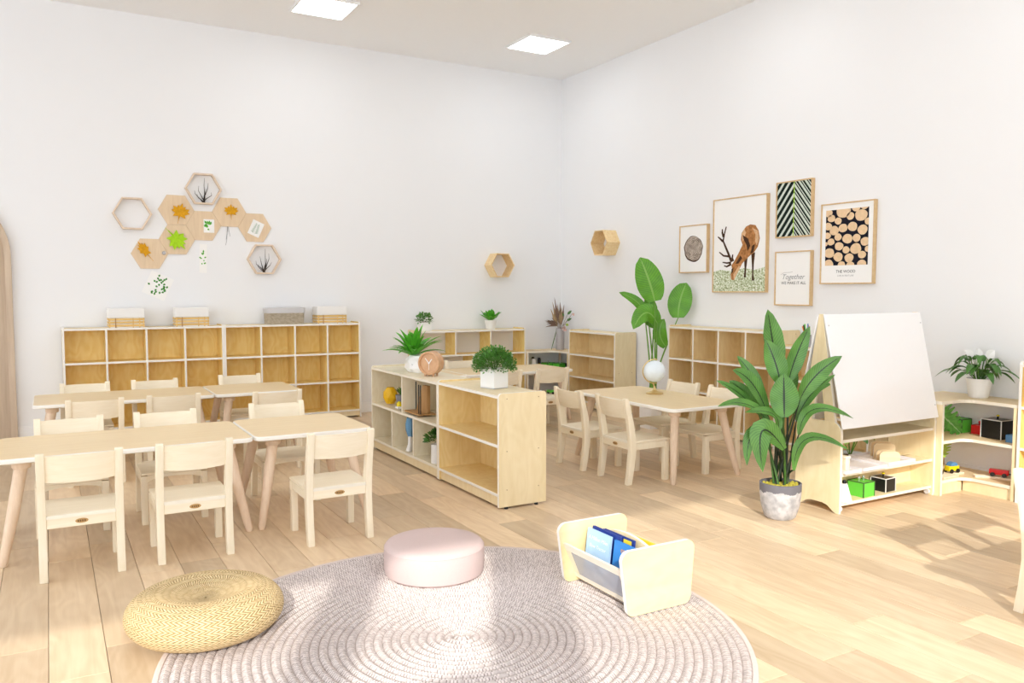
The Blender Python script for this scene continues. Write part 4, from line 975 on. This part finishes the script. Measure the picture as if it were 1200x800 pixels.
# dried flowers
def dried():
    t = thing('dried_flower_vase', 'grey glass vase of dried grasses and a pink protea in the corner', 'vase', (4.775, 7.25, .5455))
    MB().lathe([(0, 0), (.040, 0), (.046, .006), (.047, .20), (.043, .23), (.039, .23), (.042, .20), (.042, .01), (0, .01)], 26).build('vase', 'vase_glass', t, smooth=True)
    r = random.Random(2); top = Vector((0, 0, .22))
    def S(l, z, d=0): return rv * l * 1.3 + fv * d + Vector((0, 0, .22 + (z - .22) * 1.12))
    for k, (l, z, d) in enumerate(((-.045, .50, 0), (-.02, .44, .02), (.01, .42, -.01), (.03, .44, .01), (-.075, .40, -.02), (-.06, .46, .02), (.0, .46, .03))):
        tip = S(l, z, d); MB().tube(bez((0, 0, .02), (0, 0, .25), tip, 6), .0018, 5).build('stem', 'dried_brown', t)
        b = bez((0, 0, .02), (0, 0, .25), tip, 6)[3]
        MB().leaf(bez(b, b.lerp(tip, .5), tip + (tip - b) * .12, 8), .032, -fv, prof=lambda f: math.sin(math.pi * f) * (.8 + .3 * math.sin(f * 40)), fold=.4, wave=.4).build('plume', 'dried_tan' if k % 3 else 'dried_brown', t)
    for k in range(22):
        a = r.uniform(2.3, 4.3); b = S(-.02, .25); tip = S(-.045 - .085 * r.random(), .235 + .10 * r.random(), r.uniform(-.03, .03))
        MB().leaf(bez(b, b.lerp(tip, .5) + Vector((0, 0, .02)), tip, 5), .016, -fv, fold=.4).build('dried_leaf', 'dried_brown', t)
    for (l0, z0, l1, z1, m) in ((.06, .36, .095, .40, 'lily_leaf'), (.055, .30, .095, .325, 'lily_leaf'), (.045, .265, .07, .255, 'lime_leaf'), (.03, .345, .005, .375, 'lily_leaf'), (.10, .37, .115, .35, 'protea')):
        B, T_ = S(l0, z0), S(l1, z1); MB().tube(bez((0, 0, .2), S(l0 * .4, .27), B, 5), .0018, 5).build('stem', 'dried_brown', t)
        MB().leaf(bez(B, B.lerp(T_, .5) + Vector((0, 0, .006)), T_, 6), .028, -fv, fold=.2).build('leaf', m, t, smooth=True)
    pf = S(.032, .225, -.04)
    for k in range(20):
        a = k * 2.399; rr = .034 * (k / 20) ** .5
        d = rv * math.cos(a) * rr + Vector((0, 0, 1)) * math.sin(a) * rr - fv * .012
        MB().leaf(bez(pf, pf + d * .6 - fv * .018, pf + d * 1.05 - fv * .016, 5), .022, -fv, fold=.5).build('petal', 'protea' if k % 4 else 'fabric_white', t)
    tip = S(-.075, .02, -.03); MB().tube(bez(S(-.03, .22), S(-.045, .15, -.04), tip, 6), [.002, .003, .004, .005, .005, .004, .002], 6).build('stem', 'stem_green', t)
dried()

# ------------------------------------------------------------------ objects on shelves and tables
def globe():
    t = thing('desk_globe', 'small white desk globe on a gold stand, on the table', 'globe', (3.63, 4.32, .4675))
    MB().lathe([(0, 0), (.058, 0), (.060, .006), (.050, .012), (.020, .020), (.010, .032), (.007, .05), (0, .05)], 28).build('base', 'gold_metal', t, smooth=True)
    cz = .155
    MB().tube([rv * (.083 * math.cos(R(a))) + Vector((0, 0, cz + .083 * math.sin(R(a)))) for a in range(78, 292, 12)], .004, 8).build('meridian_arc', 'gold_metal', t, smooth=True)
    MB().tube([(0, 0, .045), (-.01, .005, cz - .08)], .005, 8).build('neck', 'gold_metal', t)
    b = MB().lathe([(.075 * math.sin(R(k * 10)), -.075 * math.cos(R(k * 10))) for k in range(19)], 32).xf(Matrix.Translation((0, 0, cz)) @ Matrix.Rotation(R(20), 4, 'Y')).build('ball', 'globe_white', t, smooth=True)
    MB().lathe([(0, 0), (.008, 0), (.006, .008), (0, .009)], 10, (.0, 0, cz + .082)).build('pole_cap', 'gold_metal', t)
globe()
def clock():
    t = thing('desk_clock', 'round wooden barrel desk clock on the pale divider shelf', 'clock', (2.20, 4.90, .6135), R(-52))
    r = .078; Mr = Matrix.Translation((0, 0, r + .008)) @ Matrix.Rotation(R(90), 4, 'X')
    MB().lathe([(.064, .040), (.070, .045), (.077, .042), (r, .034), (r, .002), (.0765, 0), (r, -.002), (r, -.036), (.072, -.044), (0, -.044)], 44).xf(Mr).build('case', 'clock_wood', t, smooth=True)
    MB().lathe([(0, .030), (.064, .030), (.064, .040)], 44).xf(Mr).build('dial', 'clock_wood', t, smooth=True)
    for a, ln, wd in ((40, .044, .0045), (-38, .036, .0055), (180, .045, .0018)):
        MB().box(-wd / 2, wd / 2, 0, ln, .031, .033).xf(Mr @ Matrix.Rotation(R(a), 4, 'Z')).build('hand', 'paper', t)
    MB().lathe([(0, .031), (.005, .031), (.005, .035), (0, .035)], 12).xf(Mr).build('hub', 'paper', t)
    for xx in (-.03, .03):
        for yy in (-.025, .025): MB().box(xx - .006, xx + .006, yy - .006, yy + .006, 0, .018).build('foot', 'clock_wood', t)
clock()
# divider shelf contents (far unit cells)
zt2 = .361
yb_ = thing('geometric_bank', 'yellow faceted geometric ornament in the divider\'s upper cell', 'ornament', (2.14, 5.49, zt2))
mb = MB()
for j, (z, rr) in enumerate(((0, .032), (.045, .055), (.085, .050), (.118, .026))):
    for k in range(7): a = 2 * math.pi * (k + .5 * (j % 2)) / 7; mb.v.append((rr * math.cos(a), rr * math.sin(a), z))
for j in range(3):
    for k in range(7):
        k2 = (k + 1) % 7; a, b, c, d = j * 7 + k, j * 7 + k2, (j + 1) * 7 + k2, (j + 1) * 7 + k
        mb.face((a, b, c) if j % 2 else (a, b, d)); mb.face((a, c, d) if j % 2 else (b, c, d))
mb.face(range(6, -1, -1)); mb.face([21 + k for k in range(7)]); mb.build('body', 'yellow_ball', yb_)
cc = thing('potted_cactus', 'small succulent in a grey pot in the divider\'s upper cell', 'potted plant', (2.17, 5.36, zt2))
MB().lathe([(0, 0), (.030, 0), (.040, .075), (.035, .075), (0, .068)], 18).build('pot', 'grey_pot', cc, smooth=True)
for k in range(14):
    a = k * 2.4; el = R(35 + 50 * (k % 5) / 5); d = Vector((math.cos(a) * math.cos(el), math.sin(a) * math.cos(el), math.sin(el))); b = Vector((0, 0, .07))
    MB().leaf(bez(b, b + d * .04, b + d * .068, 5), .022, (-d.x, -d.y, .5), fold=.4).build('leaf', 'lily_leaf', cc, smooth=True)
yt = thing('toy_figure', 'tiny yellow and white toy figure in the divider\'s upper cell', 'toy', (2.10, 5.22, zt2))
MB().box(-.02, .02, -.028, .028, 0, .014).build('base', 'paper', yt, bevel=.002); MB().lathe([(0, 0), (.018, .002), (.020, .018), (.010, .034), (0, .036)], 14, (0, 0, .014)).build('body', 'toy_yellow', yt, smooth=True)
bk = thing('bookend_stand', 'brown wooden wedge bookend with black wire frame in divider shelf', 'bookend', (2.10, 4.83, zt2))
MB().prism([(.22, 0), (.03, 0), (.03, .19), (.10, .19)][::-1], .05, .075, 'x').build('wedge', 'brown_wood', bk, bevel=.002)
for (yy, xx) in ((.235, .06), (.05, .0), (.02, .0)):
    MB().tube([(xx, yy, .0), (xx, yy, .2)], .004, 6).build('wire', 'black', bk)
MB().box(-.02, .1, .0, .25, .0, .008).build('base', 'brown_wood', bk)
bc = thing('soft_toy', 'blue cloth toy with white leg hanging in divider\'s lower cell', 'toy', (2.11, 4.955, .0855))
MB().tube([(0, .10, .235), (.005, .105, .19), (0, .10, .15), (.004, .105, .10)], [.022, .034, .030, .016], 12).build('body', 'cloth_blue', bc, smooth=True)
MB().tube([(.0, .10, .105), (.0, .098, .05), (-.012, .096, .002)], [.013, .016, .022], 12).build('leg', 'fabric_white', bc, smooth=True)
gp = thing('potted_plant', 'small green plant in a tall white pot in divider\'s lower cell', 'potted plant', (2.12, 4.635, .0855))
MB().lathe([(0, 0), (.040, 0), (.040, .12), (.036, .12), (0, .11)], 20).build('pot', 'ceramic', gp, smooth=True)
bush(gp, (0, .012, .14), .055, .06, 90, .038, 'lily_leaf', seed=11)
dk = thing('dark_book', 'thin dark book leaning in divider\'s lower cell', 'book', (2.15, 5.325, .0855))
MB().box(-.06, .06, 0, .010, 0, .15).build('cover', 'black', dk); MB().box(-.058, .062, .002, .008, .002, .148).build('pages', 'paper', dk)

# baskets on the cubby
def basket(label, x, y, z, w, d, group='bamboo baskets'):
    t = thing('bamboo_basket', label, 'basket', (x, y, z), 0, group)
    h = .078
    MB().box(-w / 2 + .006, w / 2 - .006, -d / 2 + .006, d / 2 - .006, 0, h).build('lining', 'fabric_white', t)
    for k in range(3):
        zz = .008 + k * .025
        MB().box(-w / 2, w / 2, -d / 2, -d / 2 + .006, zz, zz + .018).build('slat', 'bamboo', t, bevel=.002, seg=1)
        MB().box(-w / 2, w / 2, d / 2 - .006, d / 2, zz, zz + .018).build('slat', 'bamboo', t, bevel=.002, seg=1)
        for s in (-1, 1): MB().box(s * w / 2 - (.006 if s > 0 else 0), s * w / 2 + (.006 if s < 0 else 0), -d / 2 + .006, d / 2 - .006, zz, zz + .018).build('slat', 'bamboo', t, bevel=.002, seg=1)
    for fx in (-.46, -.30, .18, .36, .47): MB().box(w * fx - .004, w * fx + .004, -d / 2 - .003, -d / 2, .0, h).build('tie', 'brown_wood' if abs(fx + .3) < .01 else 'bamboo', t)
    c = MB()
    for a in ((-w / 2, w / 2, -d / 2, -d / 2 + .008), (-w / 2, w / 2, d / 2 - .008, d / 2), (-w / 2, -w / 2 + .008, -d / 2 + .008, d / 2 - .008), (w / 2 - .008, w / 2, -d / 2 + .008, d / 2 - .008)): c.box(*a, h, h + .078)
    c.box(-w / 2 + .008, w / 2 - .008, -d / 2 + .008, d / 2 - .008, h, h + .02); c.build('cloth_cover', 'fabric_white', t, bevel=.003, seg=1)
zt3 = .8805
basket('bamboo basket with white cloth cover nearest the oak doorway', .548, 7.30, zt3, .268, .16)
basket('bamboo basket with white cloth cover between the doorway basket and grey wicker one', 1.05, 7.30, zt3, .268, .16)
basket('bamboo basket with white cloth cover beside the grey wicker basket', 2.255, 7.30, zt3, .275, .16)
wb = thing('wicker_basket', 'grey wicker basket with pale cloth liner on the cubby shelf', 'basket', (1.84, 7.31, zt3))
mb = MB(); o = rrect(-.165, .165, -.085, .085, .02, 3); n = len(o)
for z in (0, .11): mb.v += [(x * (1 if z else .97), y * (1 if z else .97), z) for x, y in o]
per = 0
for k in range(n):
    j = (k + 1) % n; d = math.dist(o[k], o[j]); mb.face((k, j, n + j, n + k)); mb.uv[len(mb.f) - 1] = [(per, 0), (per + d, 0), (per + d, .11), (per, .11)]; per += d
mb.face(range(n - 1, -1, -1)); mb.build('body', 'wicker', wb)
mb = MB()
for s, z in ((1.03, .100), (1.04, .145), (.95, .147), (.93, .11)): mb.v += [(x * s, y * s, z) for x, y in o]
for a in range(3):
    for k in range(n): j = (k + 1) % n; mb.face((a * n + k, a * n + j, (a + 1) * n + j, (a + 1) * n + k))
mb.face([3 * n + k for k in range(n)]); mb.build('liner', 'fabric_grey', wb, smooth=True)

# ------------------------------------------------------------------ wall decoration, back wall
def hexpts(r): return [(r * math.cos(R(60 * k)), r * math.sin(R(60 * k))) for k in range(6)]
def hexring(name, parent, r, t, y0, y1, mat):
    o, i = hexpts(r), hexpts(r - t * 1.155)
    for k in range(6):
        j = (k + 1) % 6
        MB().prism([i[k], o[k], o[j], i[j]], y0, y1, 'y').build(name, mat, parent, bevel=.0012, seg=1)
HR = .1455
for (x, z, lb) in ((.975, 1.617, 'hexagon veneer tile with the lime green leaf'), (.975, 1.869, 'hexagon veneer tile with a large orange maple leaf'), (1.193, 1.743, 'hexagon veneer tile with the small white herb card'),
                   (1.411, 1.869, 'hexagon veneer tile with the round orange leaf'), (1.629, 1.743, 'hexagon veneer tile with the tilted white fern card'), (.757, 1.491, 'hexagon veneer tile with a folded orange leaf')):
    o = MB().prism(hexpts(HR - .0006), -.010, 0, 'y').build('hexagon_tile', 'hex_veneer', bevel=.001, seg=1); o.location = (x, YB, z); tag(o, lb, 'wall tile', 'hexagon tiles on the back wall')
def hexframe(label, x, z, r, twigs):
    t = thing('hexagon_ornament', label, 'wall ornament', (x, YB, z), group='pale hexagon frames')
    hexring('side', t, r, .014, -.05, -.001, 'hex_frame')
    if twigs:
        tr = random.Random(int(x * 100))
        for (dx, hh) in ((-.06, .10), (-.03, .14), (.01, .21), (.035, .17), (-.045, .07), (.055, .09), (0.02, .12)):
            b = (tr.uniform(-.012, .012), -.025, -r * .866 + .016); MB().tube([b, (dx * .5 + tr.uniform(-.008, .008), -.025 + tr.uniform(-.01, .01), b[2] + hh * .35), (dx * 1.1 + tr.uniform(-.008, .008), -.025, b[2] + hh * .7), (dx * 1.2, -.026, b[2] + hh)], [.0045, .0034, .0022, .001], 6).build('twig', 'twig', t)
hexframe('empty pale hexagon frame on the wall', .63, 1.82, .152, False)
hexframe('pale hexagon frame with dark twigs above the tiles', 1.195, 2.058, .152, True)
hexframe('pale hexagon frame with dark twigs below the fern card', 1.70, 1.462, .152, True)
def hexshelf(label, loc, rz, r=.142, d=.15):
    t = thing('hexagon_shelf', label, 'wall shelf', loc, rz, 'deep pine hexagon shelves'); hexring('board', t, r, .010, -d, -.001, 'hex_pine')
hexshelf('deep pine hexagon shelf on the back wall', (4.10, YB, 1.443), 0)
hexshelf('deep pine hexagon shelf on the side wall by the corner', (XR, 6.54, 1.655), -R(90), .142, .16)
# leaves and cards (each a thing pinned to the wall)
MAPLE = [(0, -.5), (.05, -.2), (.36, -.26), (.27, -.08), (.52, .08), (.38, .13), (.44, .33), (.22, .27), (.20, .42), (.08, .33), (0, .58), (-.1, .34), (-.21, .42), (-.22, .26), (-.46, .3), (-.38, .12), (-.5, .02), (-.27, -.08), (-.34, -.28), (-.05, -.2)]
def wall_leaf(label, x, z, s, rot, mat, sx=1.0, group=None, stem=True, y=None):
    t = thing('pinned_leaf', label, 'leaf', (x, (YB - .0115) if y is None else y, z), group=group); t.rotation_euler = (0, R(rot), 0)
    mb = MB(); n = len(MAPLE); mb.v = [(px * s * sx, -.002 - .05 * s * abs(math.sin(px * 4 + pz * 3)), pz * s) for px, pz in MAPLE] + [(0, -.004, 0)]
    for k in range(n): mb.face((k, (k + 1) % n, n))
    b = len(mb.v); mb.v += [(v[0], v[1] + .0012, v[2]) for v in mb.v[:n + 1]]
    for k in range(n): mb.face((b + (k + 1) % n, b + k, b + n)); mb.face((k, b + k, b + (k + 1) % n, (k + 1) % n))
    mb.build('blade', mat, t)
    MB().tube([(0, -.004, .4 * s), (0, -.005, 0), (.02 * s, -.003, -.62 * s)], .0015, 5).build('midrib', mat, t)
wall_leaf('large orange maple leaf pinned to an upper hexagon tile', 1.005, 1.845, .150, 15, 'maple_orange', group='pinned leaves')
wall_leaf('small round orange leaf pinned below the twig frame side', 1.425, 1.876, .115, 0, 'maple_orange', 1.1, group='pinned leaves')
wall_leaf('folded narrow orange leaf pinned on the lowest hexagon tile', .72, 1.515, .17, -35, 'maple_orange', .5, group='pinned leaves')
wall_leaf('bright lime green leaf pinned to a hexagon tile', .965, 1.622, .20, 140, 'leaf_lime', .8, group='pinned leaves')
def card(label, x, z, w, h, rot, deco, mat='paper', y=YB - .0115, name='botanical_card'):
    t = thing(name, label, 'card', (x, y, z), group='botanical cards'); t.rotation_euler = (0, R(rot), 0)
    MB().box(-w / 2, w / 2, -.0015, 0, -h / 2, h / 2).build('sheet', mat, t)
    r = random.Random(int(x * 1000)); p = MB()
    if deco == 'sprig':
        for k in range(10):
            a = r.uniform(0, 6.28); q = Vector((.25 * w * math.cos(a) * r.random(), -.002, .25 * h * math.sin(a) * r.random())); d = Vector((math.cos(a), 0, math.sin(a) + .4)) * w * .33
            p.leaf([q, q + d * .5, q + d], w * .24, (0, -1, 0))
        p.build('print', 'aloe_leaf', t)['kind'] = 'stuff'
    elif deco == 'fern':
        for k in range(22):
            f = (k // 2) / 11; s = 1 if k % 2 else -1; q = Vector((0, -.002, -h * .34 + h * .66 * f)); d = Vector((s * w * .36 * (1 - f * .5), 0, h * .10))
            p.leaf([q, q + d * .5, q + d], w * .045, (0, -1, 0))
        p.build('print', 'green_pale', t)['kind'] = 'stuff'
    else:
        for k in range(28):
            q = Vector((r.uniform(-.38, .38) * w, -.002, r.uniform(-.42, .42) * h)); a = r.uniform(0, 6.28); d = Vector((math.cos(a), 0, math.sin(a))) * .024
            p.leaf([q - d * .5, q, q + d * .5], .019, (0, -1, 0))
        p.build('print', 'green_print', t)['kind'] = 'stuff'
    return t
card('small white card with green herb sprig on hexagon tile', 1.237, 1.742, .088, .115, 0, 'sprig')
card('tilted white card with pale fern print on hexagon tile', 1.637, 1.735, .105, .135, 24, 'fern')
card('translucent card scattered with dark green leaves below tiles', .815, 1.222, .19, .20, 25, 'scatter', y=YB - .002)
card('narrow white card strip with green leaf sprigs under the tiles', 1.185, 1.46, .062, .25, 2, 'sprig', y=YB - .002)
tw = thing('grey_sprig', 'thin grey dried sprig hanging below the upper tiles', 'sprig', (1.395, YB - .004, 1.66))
for k, (dx, z0) in enumerate(((0, .09), (-.015, .02), (.018, .05), (-.02, -.03))): MB().tube([(0, -.003, .1), (dx * .5, -.003, z0), (dx, -.003, z0 - .05)], .0016, 5).build('twig', 'ink_grey', tw)
pn = MB().lathe([(0, -.008), (.012, -.008), (.016, -.004), (.012, 0), (0, 0)], 12).xf(Matrix.Rotation(R(-90), 4, 'X')).build('glass_pebble', 'vase_glass', smooth=True); pn.location = (.868, YB - .0115, 1.50); tag(pn, 'small clear glass pebble between two hexagon tiles', 'pebble')

# ------------------------------------------------------------------ framed prints on the right wall
def picture(label, yc, zc, wd, ht, deco, mat='paper'):
    t = thing('framed_print', label, 'picture', (XR, yc, zc), -R(90), 'framed prints'); a, b = wd / 2, ht / 2; f = .009; dp = .034
    for q in ((-a, a, b - f, b), (-a, a, -b, -b + f), (-a, -a + f, -b + f, b - f), (a - f, a, -b + f, b - f)): MB().box(q[0], q[1], -dp, -.001, q[2], q[3]).build('frame_side', 'frame_oak', t, bevel=.001, seg=1)
    MB().box(-a + f, a - f, -dp + .008, -.002, -b + f, b - f).build('print_sheet', mat, t)
    deco(t, a - f, b - f, -dp + .0078); return t
def flat(t, pts, y, mat, name='printed_shape'):
    m = MB(); m.v = [(p[0], y, p[1]) for p in pts]; m.face(range(len(pts))); m.mesh
    bm_o = m.build(name, mat, t); return bm_o
def deco_slice(t, a, b, y):
    n = 40; rr = random.Random(3); pts = [(.70 * a * (1 + .03 * math.sin(5 * q) + .02 * math.sin(11 * q)) * math.cos(q), .57 * b * (1 + .03 * math.sin(4 * q)) * math.sin(q)) for q in [2 * math.pi * k / n for k in range(n)]]
    flat(t, pts, y, 'deer_dark', 'bark_print'); flat(t, [(p[0] * .93 + .003, p[1] * .93 + .004) for p in pts], y - .0004, 'ring_print', 'wood_slice_print')
def deco_deer(t, a, b, y):
    def C(p): return ((p[0] - 50) / 375. * 2 * a - a, (770 - p[1]) / 705. * 2 * b - b)
    flat(t, [(-a, -b), (a, -b), (a, C((0, 590))[1]), (.6 * a, C((0, 610))[1]), (.2 * a, C((0, 596))[1]), (-.3 * a, C((0, 615))[1]), (-.7 * a, C((0, 602))[1]), (-a, C((0, 618))[1])], y, 'grass_print', 'grass')
    body = [(205, 540), (240, 470), (262, 420), (250, 380), (255, 330), (285, 285), (315, 272), (350, 280), (372, 320), (382, 380), (370, 440), (345, 480), (320, 500), (290, 530), (262, 560), (245, 600), (225, 640), (205, 685), (185, 680), (180, 640), (190, 600), (185, 570)]
    flat(t, [C(p) for p in body], y - .0004, 'deer_brown', 'deer_body')
    for L in ([(275, 520), (300, 520), (292, 600), (290, 665), (275, 665), (280, 600)], [(325, 490), (352, 480), (345, 560), (342, 640), (350, 690), (332, 690), (333, 620), (330, 560)]): flat(t, [C(p) for p in L], y - .0003, 'deer_dark', 'deer_leg')
    for L in ([(256, 335), (275, 300), (285, 330), (272, 380), (262, 400)], [(330, 300), (365, 320), (376, 380), (362, 430), (350, 400), (352, 350)], [(200, 640), (240, 575), (250, 590), (225, 640), (205, 680)]): flat(t, [C(p) for p in L], y - .0007, 'deer_tan', 'deer_highlight')
    for L in ([(262, 345), (300, 375), (318, 430), (300, 470), (290, 420), (270, 380)], [(215, 560), (250, 500), (262, 520), (235, 560)], [(186, 600), (200, 590), (198, 620), (186, 640)], [(330, 430), (350, 420), (340, 480), (320, 490)]): flat(t, [C(p) for p in L], y - .0008, 'deer_dark', 'deer_shading')
    for L in ([(185, 545), (165, 490), (140, 430), (120, 380), (128, 330), (142, 272)], [(120, 385), (98, 362), (80, 345)], [(124, 350), (113, 318), (113, 288)], [(168, 502), (125, 495), (92, 465)], [(182, 550), (150, 552), (118, 545)], [(182, 562), (150, 580), (130, 572)], [(196, 540), (190, 515), (193, 488)]):
        n = len(L); up = []; dn = []
        for k, p in enumerate(L):
            w_ = (11 - 6 * k / (n - 1)) * .8; q = L[min(k + 1, n - 1)]; o = L[max(k - 1, 0)]; dx, dy = q[0] - o[0], q[1] - o[1]; l = math.hypot(dx, dy)
            up.append(C((p[0] - dy / l * w_, p[1] + dx / l * w_))); dn.append(C((p[0] + dy / l * w_, p[1] - dx / l * w_)))
        m = MB(); m.v = [(p[0], y - .0005, p[1]) for p in up + dn]
        for k in range(n - 1): m.face((k, k + 1, n + k + 1, n + k))
        m.build('antler', 'deer_dark', t)
def clip(poly, a, b):
    for ax, lim, sg in ((0, a, 1), (0, -a, -1), (1, b, 1), (1, -b, -1)):
        out = []
        for k in range(len(poly)):
            p, q = poly[k - 1], poly[k]; ip, iq = (lim - p[ax]) * sg >= 0, (lim - q[ax]) * sg >= 0
            if ip != iq: f = (lim - p[ax]) / (q[ax] - p[ax]); out.append((p[0] + (q[0] - p[0]) * f, p[1] + (q[1] - p[1]) * f))
            if iq: out.append(q)
        poly = out
        if not poly: return []
    return poly
def deco_palm(t, a, b, y):
    flat(t, [(-a, -b), (a, -b), (a, b), (-a, b)], y, 'leaf_black', 'dark_ground')
    step = .074; bar = .036
    for k in range(-4, 9):
        z = -b + k * step
        p = clip([(0, z + .30), (-2 * a, z - .12), (-2 * a, z - .12 + bar), (0, z + .30 + .030)], a, b)
        if p: flat(t, p, y - .0004, 'leafbar', 'palm_leaflet')
        p = clip([(0, z + .30), (0, z + .30 + .026), (2 * a, z - .10 + .026), (2 * a, z - .10)], a, b)
        if p: flat(t, p, y - .0004, 'leafbar', 'palm_leaflet')
        p = clip([(0, z + .34), (0, z + .352), (2 * a, z - .052), (2 * a, z - .064)], a, b)
        if p: flat(t, p, y - .0004, 'leafbar', 'palm_leaflet')
        p = clip([(.02, z + .352), (.02, z + .372), (2 * a, z - .02), (2 * a, z - .045)], a, b)
        if p: flat(t, p, y - .0003, 'leaf_mid', 'palm_leaflet')
    flat(t, [(-.003, -b), (.003, -b), (.003, b), (-.003, b)], y - .0008, 'leaf_lime', 'palm_rib')
def deco_words(t, a, b, y):
    text(t, 'Together', .054, (0, y - .0006, -.006), 'ink_grey', shear=.35, sx=1.05)
    m = MB().tube([(-.115, y - .0006, .028), (-.08, y - .0006, .045), (-.02, y - .0006, .046), (.0, y - .0006, .05)], .0009, 4); m.build('swash', 'ink_grey', t)
    text(t, 'WE MAKE IT ALL', .031, (.008, y - .0006, -.045), 'ink', sx=1.0)
def deco_logs(t, a, b, y):
    def C(p): return ((p[0] - 60) / 430. * 2 * a - a, (750 - p[1]) / 700. * 2 * b - b)
    x0, z0 = C((92, 595)); x1, z1 = C((450, 98)); cx, cz = (x0 + x1) / 2, (z0 + z1) / 2
    flat(t, [(x0, z0), (x1, z0), (x1, z1), (x0, z1)], y, 'log_gap', 'dark_ground')
    logs = [(115, 125, 34), (240, 115, 62), (345, 92, 36), (415, 85, 32), (140, 172, 34), (198, 200, 31), (300, 165, 33), (388, 165, 52), (112, 242, 34), (165, 282, 41), (240, 265, 39), (320, 258, 41), (402, 292, 42), (448, 222, 32), (108, 325, 30), (200, 342, 32), (140, 382, 32), (280, 362, 43), (355, 360, 34), (425, 395, 38), (210, 425, 38), (270, 460, 31), (350, 452, 47), (128, 482, 45), (205, 520, 41), (297, 532, 39), (402, 508, 34), (448, 460, 26), (122, 585, 44), (235, 590, 32), (310, 600, 36), (402, 590, 38), (92, 400, 20)]
    for k, (px, py, r) in enumerate(logs):
        q = C((px, py)); rx = r / 430. * 2 * a * .97; rz_ = r / 700. * 2 * b * 1.0
        poly = [(q[0] + rx * (1 + .05 * math.sin(3 * g + k)) * math.cos(g) - cx, q[1] + rz_ * (1 + .05 * math.sin(2 * g + k * 2)) * math.sin(g) - cz) for g in [2 * math.pi * i / 18 for i in range(18)]]
        poly = clip(poly, (x1 - x0) / 2, (z1 - z0) / 2)
        if len(poly) > 2: flat(t, [(p[0] + cx, p[1] + cz) for p in poly], y - .0004, 'log_end', 'log_end_print')
    zt_ = C((0, 662))[1]; text(t, 'THE WOOD', .029, (cx + .0, y - .0006, zt_), 'ink'); text(t, 'LIVE IN NATURE', .016, (cx, y - .0006, C((0, 694))[1]), 'ink_grey', sx=1.15)
picture('small oak-framed print of a tree-ring slice', 5.327, 1.543, .352, .415, deco_slice)
picture('large oak-framed print of a grazing stag', 4.79, 1.553, .59, .775, deco_deer)
picture('oak-framed print of a dark striped palm leaf', 4.24, 1.795, .338, .425, deco_palm, 'leaf_black')
picture('oak-framed white print with the word Together', 4.237, 1.273, .342, .412, deco_words)
picture('large oak-framed print of stacked log ends', 3.767, 1.515, .44, .575, deco_logs)
